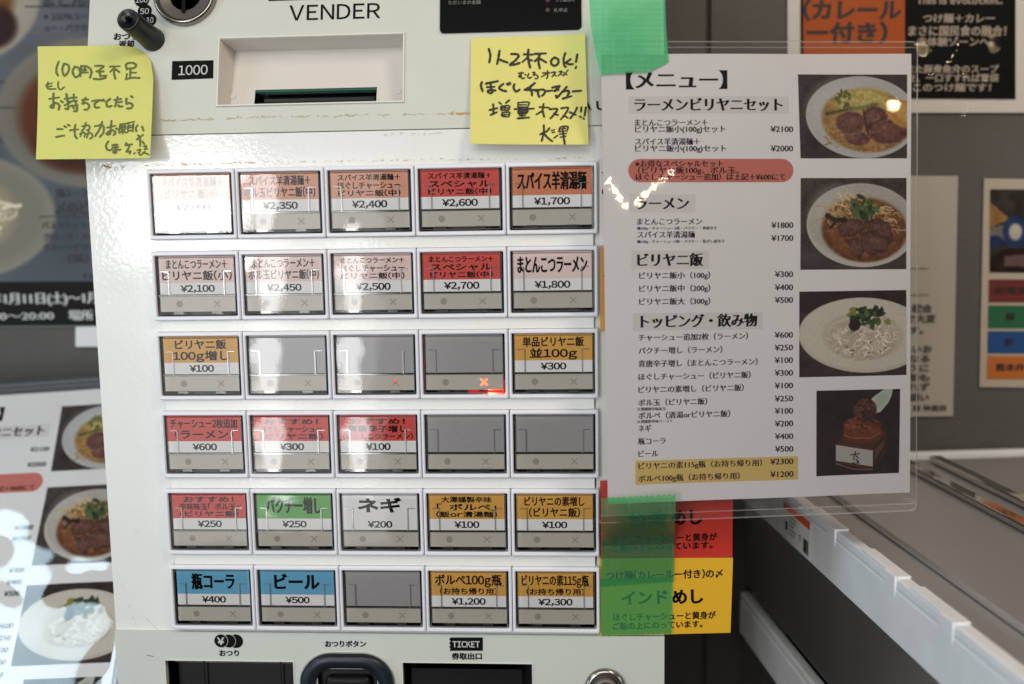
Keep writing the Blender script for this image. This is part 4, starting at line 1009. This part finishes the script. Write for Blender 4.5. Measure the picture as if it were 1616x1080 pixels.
def cut_l(s, t):
    # the top right corner rolls back over the stuck edge: its outline becomes a curve
    k = max(0.0, (s - .78) / .22)
    lo = .30 * (1 - math.sqrt(max(0, 1 - k * k)))
    return s, lo + (1 - lo) * t
sticky('sticky_note', PU, [(64, 77), (246, 75), (249.5, 258.5), (72, 260)], disp_l, note_yg, marker_grn, LN, 'yellow-green sticky note in olive pen, overhanging the machine\'s left edge', 1.15, cut_l)

# ================================================================== cards taped beside the buttons, and tapes
PC = Plane((0.15, YP - 0.0012, HZ), (1, 0, 0), (0, 0, 1))
red_card = mat('red_card', (184, 36, 16), rough=.55); yel_card = mat('yellow_card', (214, 164, 26), rough=.55); or_card = mat('orange_card', (206, 146, 62), rough=.55); wh_card = mat('white_card', (224, 222, 220), rough=.55)
def card(q, d, m, lines, label, name='menu_card'):
    mb = MB(); poly = [PC.uv(*p) for p in q]
    mb.prism(PC, poly[::-1], d, d + .0003, m)
    for (s_, x0, y0, x1, y1, h, w_) in lines: text(mb, PC, s_, x0, y0, x1, y1, h, ink, w_, d=d + .0005)
    ctr = PC.pt(*np.mean(poly, 0)); return tag(mb.build(name, at=ctr), label, 'card')
card([(946, 258), (1100, 256), (1100, 386), (946, 388)], .0, wh_card, [('食べ', 950, 276, 980, 276, 18, SANS), ('の', 950, 302, 966, 302, 16, SANS)], 'white card mostly hidden behind the upper part of the taped menu')
card([(947, 390), (1100, 388), (1100, 521), (947, 522)], .0, or_card, [('そ', 952, 436, 968, 436, 10, SANS)], 'orange card showing as a narrow strip beside the second row of buttons')
card([(947, 759), (1157, 757), (1155.5, 879.5), (946, 882)], .0, red_card, [('台湾', 992, 821, 1052, 819, 26, SANS), ('めし', 1060, 817.5, 1107, 815.5, 24, HEAVY), ('ほぐしチャーシューと黄身が', 966, 852, 1131, 847, 11.5, SANS), ('ご飯の上にのっています。', 966, 865.5, 1124, 860, 11, SANS)], 'red card reading めし, taped under the bottom of the menu')
card([(946, 881), (1156.5, 879.8), (1152.5, 998), (946, 1003)], .0005, yel_card, [('つけ麺(カレールー付き)の〆', 957, 908, 1140, 904.5, 13.5, SANS), ('インド', 982, 944, 1052, 941.5, 22, HEAVY), ('めし', 1062, 942, 1108, 940.5, 23, HEAVY), ('ほぐしチャーシューと黄身が', 968, 974, 1129, 970, 11.5, SANS), ('ご飯の上にのっています。', 967, 988, 1108, 984, 11, SANS)], 'yellow card reading インドめし, lowest of the taped cards')

def tape(q, base, d0, m, label, lift=None, teeth=None, name='tape_strip'):
    """tape polygon in pixels laid over what it holds; teeth = (i, n) saw-toothed side"""
    pts = []
    n = len(q)
    for i in range(n):
        a, b = np.array(q[i], float), np.array(q[(i + 1) % n], float)
        if teeth and i in teeth:
            kk = teeth[i]; dd = (b - a); nn = np.array([dd[1], -dd[0]]) / np.linalg.norm(dd)
            for j in range(kk): pts.append(a + dd * j / kk + nn * (1.1 if j % 2 else -.8) * random.uniform(.5, 1.1))
        else: pts.append(a)
    # grid-free polygon with thickness following the plane
    mb = MB(); poly = [base.uv(*p) for p in pts]
    f = lambda u, v, e: base.pt(u, v, d0 + e)
    mb.add([f(u, v, 0) for u, v in poly], [tuple(range(len(poly)))], m)
    ctr = base.pt(*np.mean(poly, 0), d0)
    o = mb.build(name, at=ctr); return tag(o, label, 'tape', 'green masking tape strips')
PT = Plane((0.15, -0.0075, 1.25), (1, 0, 0), (0, 0.065, 1))
PT2 = Plane((0.15, -0.0090, 1.25), (0.9894, 0.1451, 0), (-0.0081, 0.065, 1.0))
PTm = Plane(PM.o + PM.n * .0012, PM.ex, PM.up)
tape([(928, -30), (1049, -30), (1051, 40), (1055, 98), (1026, 113), (948, 117.5), (941, 90), (932, 40)], PTm, 0, tape_m, 'green masking tape holding the top corner of the menu', teeth={4: 26})
def tape_rows(rows, m, label, teeth=True, name='tape_strip'):
    """bent tape: rows of (left px, left py, right px, right py, depth y) from the top edge down"""
    mb = MB(); NX = 26; grid = []
    for k, (xa, ya, xb, yb, yd) in enumerate(rows):
        pl = Plane((0, yd, HZ), (1, 0, 0), (0, 0, 1)); line = []
        for i in range(NX + 1):
            t = i / NX; e = 0
            if teeth and k in (0, len(rows) - 1): e = (1 if i % 2 else -1) * random.uniform(.5, 1.2)
            line.append(pl.px(xa + (xb - xa) * t, ya + (yb - ya) * t + e))
        grid.append(line)
    vs = [p_ for l in grid for p_ in l]; w_ = NX + 1
    mb.add(vs, [(r_ * w_ + i, (r_ + 1) * w_ + i, (r_ + 1) * w_ + i + 1, r_ * w_ + i + 1) for r_ in range(len(rows) - 1) for i in range(NX)], m)
    return tag(mb.build(name, at=grid[len(grid) // 2][NX // 2]), label, 'tape', 'green masking tape strips')
tape_rows([(949, 786.5, 1066, 781, -.0262), (949, 816, 1066, 811, -.0275), (949, 826, 1065.5, 822, -.024), (948.5, 850, 1065, 846, -.003), (948.5, 862, 1064.5, 858, .0018), (948, 926, 1064, 918, .0016)], tape_m2, 'green masking tape over the menu\'s lower corner and the red card')
tape_rows([(947, 914, 1062, 910, .0022), (947, 960, 1061.5, 955, .0022), (949, 1004, 1061, 1000, .0022)], tape_clearer, 'green masking tape across the left half of the yellow card')


# ================================================================== posters on the wall
PWL = Plane((0, WALL_Y - 0.003, HZ), (1, 0, 0), (0, 0, 1))
def poster_base(q, m, name, label, cat, d=0.0):
    poly = [PWL.uv(*p) for p in q]; c = PWL.pt(*np.mean(poly, 0))
    root = thing(name, c, label, cat)
    mb = MB(); mb.prism(PWL, poly[::-1], d - .002, d, m); mb.build('paper', root)
    return root
# left: large ramen poster
lp = poster_base([(-190, -150), (230, -150), (222, 515), (-190, 518)], mat('poster_paper', (128, 130, 132), rough=.5), 'food_poster', 'large ramen and biryani poster on the wall left of the machine', 'poster')
p = Pic(420, 600, 210, (92, 97, 103)); p.noise(7, 60, 41)
for j in range(0, 600, 40): p.blend(p.line([(0, j + 5), (420, j - 3)], 2, 3) * .4, (86, 90, 96))
X0, Y0 = -190, -150; DIM = .78
def E(cx, cyy, rx, ry, col, soft=6): p.blend(p.ell(cx - X0, cyy - Y0, rx, ry, 0, soft), np.array(col) * DIM)
E(-70, -10, 136, 108, (196, 186, 172)); E(-70, -14, 128, 98, (206, 196, 182), 20); E(-76, -6, 100, 74, (146, 92, 44), 12); E(-10, 36, 40, 34, (64, 34, 26), 10); E(-60, 20, 60, 40, (90, 52, 38), 14)
E(148, 172, 150, 118, (170, 160, 146)); E(148, 168, 143, 110, (152, 146, 134), 30); E(150, 176, 116, 92, (130, 66, 30), 16); E(90, 165, 26, 34, (40, 26, 22), 14); E(120, 220, 60, 40, (90, 44, 24), 20)
E(-50, 338, 142, 100, (190, 182, 164)); E(-50, 334, 132, 90, (172, 165, 148), 20); E(-54, 334, 84, 62, (204, 188, 160), 16); p.noodles(120, 136, 486, 70, 48, (206, 190, 164), 6, 30, 44, 18)
q0, q1, q2, q3 = [PWL.uv(*c) for c in ((-190, -150), (230, -150), (225, 450), (-190, 452))]
pic_object(p, 'dish_pictures', lambda s, t: PWL.pt(*((q0 * (1 - s) + q1 * s) * (1 - t) + (q3 * (1 - s) + q2 * s) * t), .0008), lp)
mb = MB()
pi = mat('poster_ink', (46, 46, 48), rough=.6); pw2 = mat('poster_white', (196, 194, 188), rough=.6)
mb.quad([PWL.px(x, y, .0012) for x, y in ((-190, 516), (225, 513), (225, 443.5), (-190, 446))], mat('poster_band', (24, 19, 19), rough=.6, spec=.15))
for (s_, x0, x1, yc, h, w_) in (('まとんこつ', 70, 182, 0, 22, HEAVY), ('※100%スープ', 70, 152, 27, 11, SANS), ('ュー・パクチー', 70, 150, 45, 11, SANS), ('鶏スープの', 90, 152, 305, 12, SANS), ('〆のビリヤニ', 89, 198, 329, 19, HEAVY),
     ('バスマティライス', 67, 160, 356, 11, MINCHO), ('グローブ・メース', 69, 162, 374, 11, MINCHO), ('クチー・ビリヤニ', 70, 162, 391, 11, MINCHO), ('（釜）', 108, 140, 408, 12, SANS), ('その他', 130, 165, 436, 10, SANS), ('パクチー', -40, 8, 130, 12, SANS), ('ス', -10, 5, 222, 10, SANS)):
    text(mb, PWL, s_, x0, yc, x1, yc - .3, h, pi, w_, d=.0014)
for (a, b, c, d_) in ((40, 10, 160, 12), (-60, 170, 26, 172), (62, 341.5, 170, 343)):
    mb.quad([PWL.px(x, y, .0014) for x, y in ((a, d_), (c, d_ - .5), (c, b - .5), (a, b))], pi)
text(mb, PWL, '年1月11日(土)〜1月13日', -14, 472, 196, 469.5, 17, pw2, MINCHO_B, d=.0018)
text(mb, PWL, '11:00〜20:00', -34, 500, 86, 498, 13, pw2, MINCHO, d=.0018); text(mb, PWL, '場所', 110, 498, 148, 497.5, 15, pw2, MINCHO_B, d=.0018)
mb.build('lettering', lp)
mb = MB(); q = [PWL.uv(*c) for c in ((121, 516), (170, 515), (170, 547), (121, 547))]; mb.prism(PWL, q[::-1], 0.0002, .0022, wh_card)
tag(mb.build('paper_slip', at=PWL.pt(*q[0])), 'small blank white paper slip under the left poster', 'paper slip')
# right: orange and black sleeve poster
rp = poster_base([(1243, -170), (1700, -170), (1640, 178), (1243, 178)], mat('poster_white_border', (206, 200, 190), rough=.5), 'noodle_poster', 'orange and black noodle poster in a clear sleeve on the right wall', 'poster')
mb = MB()
def pr(q, m, d): mb.quad([PWL.px(x, y, d) for x, y in q], m)
pr([(1263, 155), (1602, 157), (1602, -150), (1263, -150)], mat('poster_black', (7, 6, 5), rough=.6, spec=.1), .0010)
pr([(1267, 148), (1427, 149), (1427, -150), (1267, -150)], mat('poster_orange', (168, 78, 26), rough=.6, spec=.2), .0016)
pk = mat('poster_black_ink', (28, 16, 10), rough=.6); pg = mat('poster_grey_ink', (160, 146, 128), rough=.6)
for (s_, x0, x1, yc, h, w_) in (('（カレール', 1268, 1420, 17, 30, HEAVY), ('ー付き）', 1274, 1398, 53, 30, HEAVY), ('つけ麺', 1290, 1400, -40, 36, HEAVY)): text(mb, PWL, s_, x0, yc, x1, yc, h, pk, w_, d=.0020)
for (s_, x0, x1, yc, h, w_) in (('This is evolution..', 1446, 1580, 2, 10, HEAVY), ('つけ麺＋カレー', 1456, 1568, 30, 13, SANS), ('まさに国民食の融合！', 1433, 1586, 50, 15, SANS), ('未体験ゾーンへ。', 1446, 1566, 67, 13, SANS),
     ('また豚骨魚介のスープ', 1430, 1574, 110, 12, SANS), ('を、一口すすれば胃袋', 1432, 1574, 124, 12, SANS), ('このつけ麺です！', 1440, 1562, 139, 12, SANS)): text(mb, PWL, s_, x0, yc, x1, yc, h, pg, w_, d=.0020)
mb.build('printed_face', rp)
mb = MB(); sl = film('sleeve_film', rough=.03, ior=1.28, bump=.55, bscale=26, bdist=.005, fine=.12)
pr([(1236, 186), (1664, 188), (1700, -175), (1236, -175)], sl, .0045)
mb.build('clear_sleeve', rp)
# right: plain white notice with a column of text
np_ = poster_base([(1300, 276), (1512, 278), (1504, 657), (1300, 660)], mat('notice_paper', (170, 161, 148), rough=.6), 'text_notice', 'cream text notice half hidden behind the right edge of the taped menu', 'notice')
mb = MB(); nk = mat('notice_ink', (62, 54, 48), rough=.6)
for (s_, x0, x1, yc, h) in (('香辛料を配合', 1375, 1470, 487, 12), ('後味まで大変', 1380, 1476, 503, 12), ('深いです。', 1385, 1456, 521, 12), ('大変美味しいお', 1358, 1470, 551, 12), ('時間になる', 1380, 1466, 566, 12), ('ますように', 1380, 1465, 581, 12), ('ご相席も', 1390, 1466, 596, 12), ('されず', 1418, 1466, 611, 12), ('お願い', 1420, 1465, 627, 12), ('麺 神豊田', 1440, 1492, 644, 9)):
    text(mb, PWL, s_, x0, yc, x1, yc, h, nk, SANS, d=.0012)
for yy in (423, 465): mb.quad([PWL.px(x, y, .0012) for x, y in ((1380, yy + 1), (1465, yy + 1), (1465, yy), (1380, yy))], nk)
mb.build('lettering', np_)
# right: notice with a picture over four coloured bands
cp = poster_base([(1553, 282), (1760, 284), (1750, 614), (1546, 611)], mat('leaflet_white', (176, 163, 144), rough=.55), 'colour_leaflet', 'leaflet with a dark picture above red, green, blue and orange bands', 'leaflet')
p = Pic(200, 130, 100, (58, 52, 46)); p.blend(p.poly([(0, 20), (34, 46), (0, 60)]), (150, 112, 70)); p.blend(p.poly([(0, 60), (40, 52), (30, 80), (0, 84)]), (120, 116, 108)); p.blend(p.ell(44, 66, 22, 26), (40, 60, 96)); p.blend(p.ell(44, 66, 11, 13), (180, 172, 160)); p.blend(p.ell(8, 82, 16, 10), (32, 48, 84))
p.blend(p.poly([(20, 94), (200, 80), (200, 130), (0, 130), (0, 110)]), (44, 22, 20)); p.noise(8, 12, 51); p.blend(p.poly([(26, 104), (110, 98), (110, 118), (26, 120)]) * .5, (160, 150, 140))
q0, q1, q2, q3 = [PWL.uv(*c) for c in ((1562, 299), (1750, 300), (1742, 432), (1561, 430))]
pic_object(p, 'picture', lambda s, t: PWL.pt(*((q0 * (1 - s) + q1 * s) * (1 - t) + (q3 * (1 - s) + q2 * s) * t), .0008), cp)
mb = MB()
for (y0, y1, col) in ((441, 477, (96, 26, 22)), (482, 518, (16, 88, 50)), (522.5, 557.5, (12, 62, 118)), (562, 598, (178, 96, 30))):
    pr([(1559.5 - (y0 - 441) * .02, y1), (1740, y1 + 1), (1740, y0 + 1), (1560 - (y0 - 441) * .02, y0)], mat('band_%d' % y0, col, rough=.55), .0009)
for (s_, x0, x1, yc) in (('台湾まぜ', 1568, 1640, 459), ('麺', 1586, 1600, 500), ('酢', 1585, 1598, 540), ('熊本弁当', 1571, 1630, 580)): text(mb, PWL, s_, x0, yc, x1, yc, 12, pk, SANS, d=.0013)
mb.build('colour_bands', cp)

# ================================================================== translucent storage boxes at the right
ZB = 1.1544
e0 = np.array([0.2955, 0.112]); e1 = np.array([0.3238, -0.118])      # left upper rim, back to front
fd = (e1 - e0) / np.linalg.norm(e1 - e0); rd = np.array([-fd[1], fd[0]])            # forward (to viewer), rightwards
if rd[0] < 0: rd = -rd
back_w = e0 - fd * 0.155
def SBp(a, b, z): w_ = back_w + rd * a + fd * b; return (w_[0], w_[1], z)
class BoxFrame:
    pass
lid_m = film('frosted_lid', tint=(.8, .8, .8), rough=.5, ior=1.25, extra=.0, body=(184, 178, 172), body_fac=.82)
rim_m = mat('white_translucent_rim', (234, 236, 238), rough=.4, rvar=.12, var=.05, vscale=35)
side_m = film('smoky_side', tint=(.84, .84, .88), rough=.3, extra=.0, body=(84, 86, 96), body_fac=.20)
rib_m = film('lid_ridge', tint=(.85, .85, .85), rough=.07, extra=.08, body=(196, 192, 186), body_fac=.7)
LEN, WID, HT = 0.50, 0.42, 0.118
def hex_(mb, a0, a1, b0, b1, z0, z1, m, ta=0.0):
    vs = [SBp(a, b, z) for z, t in ((z0, ta), (z1, 0)) for a, b in ((a0 + t, b0 + t), (a1 - t, b0 + t), (a1 - t, b1 - t), (a0 + t, b1 - t))]
    mb.add(vs, [(3, 2, 1, 0), (4, 5, 6, 7), (0, 1, 5, 4), (1, 2, 6, 5), (2, 3, 7, 6), (3, 0, 4, 7)], m)
def storage_box(zt, label, with_lid):
    root = thing('storage_box', SBp(WID / 2, LEN / 2, zt - HT - .004), label, 'storage box', 'stacked translucent storage boxes')
    mb = MB(); t = .0025
    z0, z1 = zt - HT, zt - .030
    for (a0, a1, b0, b1) in ((.004, .004 + t, .004, LEN - .004), (WID - .004 - t, WID - .004, .004, LEN - .004), (.004 + t, WID - .004 - t, .004, .004 + t), (.004 + t, WID - .004 - t, LEN - .004 - t, LEN - .004)):
        hex_(mb, a0, a1, b0, b1, z0, z1, side_m)
    hex_(mb, .006, WID - .006, .006, LEN - .006, z0 - .003, z0 - .0005, side_m)
    mb.build('body', root)
    mb = MB()
    for (a0, a1, b0, b1) in ((0, .010, 0, LEN), (WID - .010, WID, 0, LEN), (.010, WID - .010, 0, .010), (.010, WID - .010, LEN - .010, LEN)):
        hex_(mb, a0, a1, b0, b1, zt - .040, zt - .008, rim_m)
        hex_(mb, a0 + .0005, a1 - .0005, b0 + .0005, b1 - .0005, zt - .0078, zt - .001, rim_m)
    bv = mb.build('rim', root).modifiers.new('soft', 'BEVEL'); bv.width = .0016; bv.segments = 3
    if with_lid:
        mb = MB()
        hex_(mb, .0105, WID - .0105, .0105, LEN - .0105, zt - .010, zt - .006, lid_m)
        hex_(mb, .034, WID - .034, .034, LEN - .034, zt - .0058, zt - .001, lid_m)
        for a0 in (.118, .150):
            hex_(mb, a0, a0 + .012, .045, LEN - .045, zt - .0008, zt + .0055, rib_m, 0.002)
        lid = mb.build('lid', root); bv = lid.modifiers.new('soft', 'BEVEL'); bv.width = .0022; bv.segments = 3
        for b0 in (.170, .262, .330):
            mb = MB(); hex_(mb, .0006, .0094, b0, b0 + .052, zt - .0016, zt + .0002, rim_m, .0004)
            hex_(mb, -.0006, .0012, b0 + .036, b0 + .051, zt - .0125, zt + .0000, rim_m, .0003)
            lo = mb.build('latch', lid); bv = lo.modifiers.new('soft', 'BEVEL'); bv.width = .0008; bv.segments = 3
    return root
top_box = storage_box(ZB, 'translucent storage box with frosted lid and white rim, topmost of its stack', True)
# paper label on the rim's left side
mb = MB()
lab = np.array([SBp(-.0006, .118, ZB - .009), SBp(-.0006, .176, ZB - .009), SBp(-.0006, .176, ZB - .038), SBp(-.0006, .118, ZB - .038)])
PLb = Plane(lab[3], lab[2] - lab[3], lab[0] - lab[3])
if PLb.n[0] > 0: print('label normal flipped')
lwid = np.linalg.norm(lab[2] - lab[3]); lhei = np.linalg.norm(lab[0] - lab[3])
mb.prism(PLb, rect(0, lwid, 0, lhei), 0, .0003, wh_card)
mb.quad([PLb.pt(u, v, .0005) for u, v in rect(0, lwid, lhei - .0058, lhei)], mat('label_orange', (222, 84, 40), rough=.5))
for i in range(16):
    u = lwid - .0135 + i * .00072
    mb.quad([PLb.pt(a, b, .0006) for a, b in rect(u, u + random.choice((.0002, .0004, .0005)), .003, .0135)], ink)
mb.quad([PLb.pt(a, b, .0006) for a, b in rect(.006, .010, .008, .015)], ink)
for j in range(5):
    mb.quad([PLb.pt(a, b, .0006) for a, b in rect(.014, .030 - .003 * (j % 3), .020 - j * .0032, .0209 - j * .0032)], grey_print)
mb.add([PLb.pt(u, v, .0006) for u, v in circ(.0022, 14, .0375, .011)], [tuple(range(14))], ink)
mb.add([PLb.pt(u, v, .0007) for u, v in circ(.0016, 14, .0375, .011)], [tuple(range(14))], wh_card)
mb.build('price_label', top_box, 'white sticker with an orange stripe and barcode')
low_box = storage_box(ZB - HT - .0085, 'translucent storage box with white rim, beneath the lidded one', False)
# what shows through the smoky side
mb = MB(); hex_(mb, .0075, .20, .13, .25, ZB - HT + .003, ZB - .055, mat('red_packet', (176, 58, 62), rough=.6)); o = mb.build('packet', at=SBp(.1, .19, ZB - HT)); tag(o, 'dull red packet seen dimly inside the top storage box', 'packet')
mb = MB(); hex_(mb, .0075, .05, .268, .300, ZB - HT + .003, ZB - .050, mat('pale_carton', (225, 224, 222), rough=.6)); o = mb.build('carton', at=SBp(.03, .27, ZB - HT)); tag(o, 'pale narrow carton seen dimly inside the top storage box', 'carton')
mb = MB(); hex_(mb, .0, WID, .0, LEN, .9005, ZB - 2 * HT - .0085 - .0035, mat('crate_grey', (60, 58, 58), rough=.6)); o = mb.build('base_crate', at=SBp(.2, .25, .9005)); tag(o, 'dark grey crate carrying the stack of storage boxes', 'crate')

# ================================================================== warm bulbs of the room, behind the viewer
def bulb(loc, p=0.16, r=0.004):
    l = bpy.data.lights.new('warm_bulb', 'POINT'); l.energy = p; l.color = (1.0, .74, .46); l.shadow_soft_size = r
    o = bpy.data.objects.new('warm_bulb', l); COL.objects.link(o); o.location = loc
def mirror(px, py, pl, dist):
    d = ray(px, py); t = np.dot(pl.o - CAM, pl.n) / np.dot(d, pl.n); P_ = CAM + d * t
    rdir = d - 2 * np.dot(d, pl.n) * pl.n; rdir /= np.linalg.norm(rdir); return P_ + rdir * dist
chain = [(958, 287), (967, 300), (976, 313), (986, 326), (1006, 320), (1019, 308), (1032, 296), (1046, 285), (1061, 274)]
for i, (x, y) in enumerate(chain): bulb(tuple(mirror(x, y, PM, 0.9)), .10, .0018)
bulb(tuple(mirror(1412, 168, PM, 0.9)), .22, .007)

for o in COL.objects:
    if '_local' in o: del o['_local']
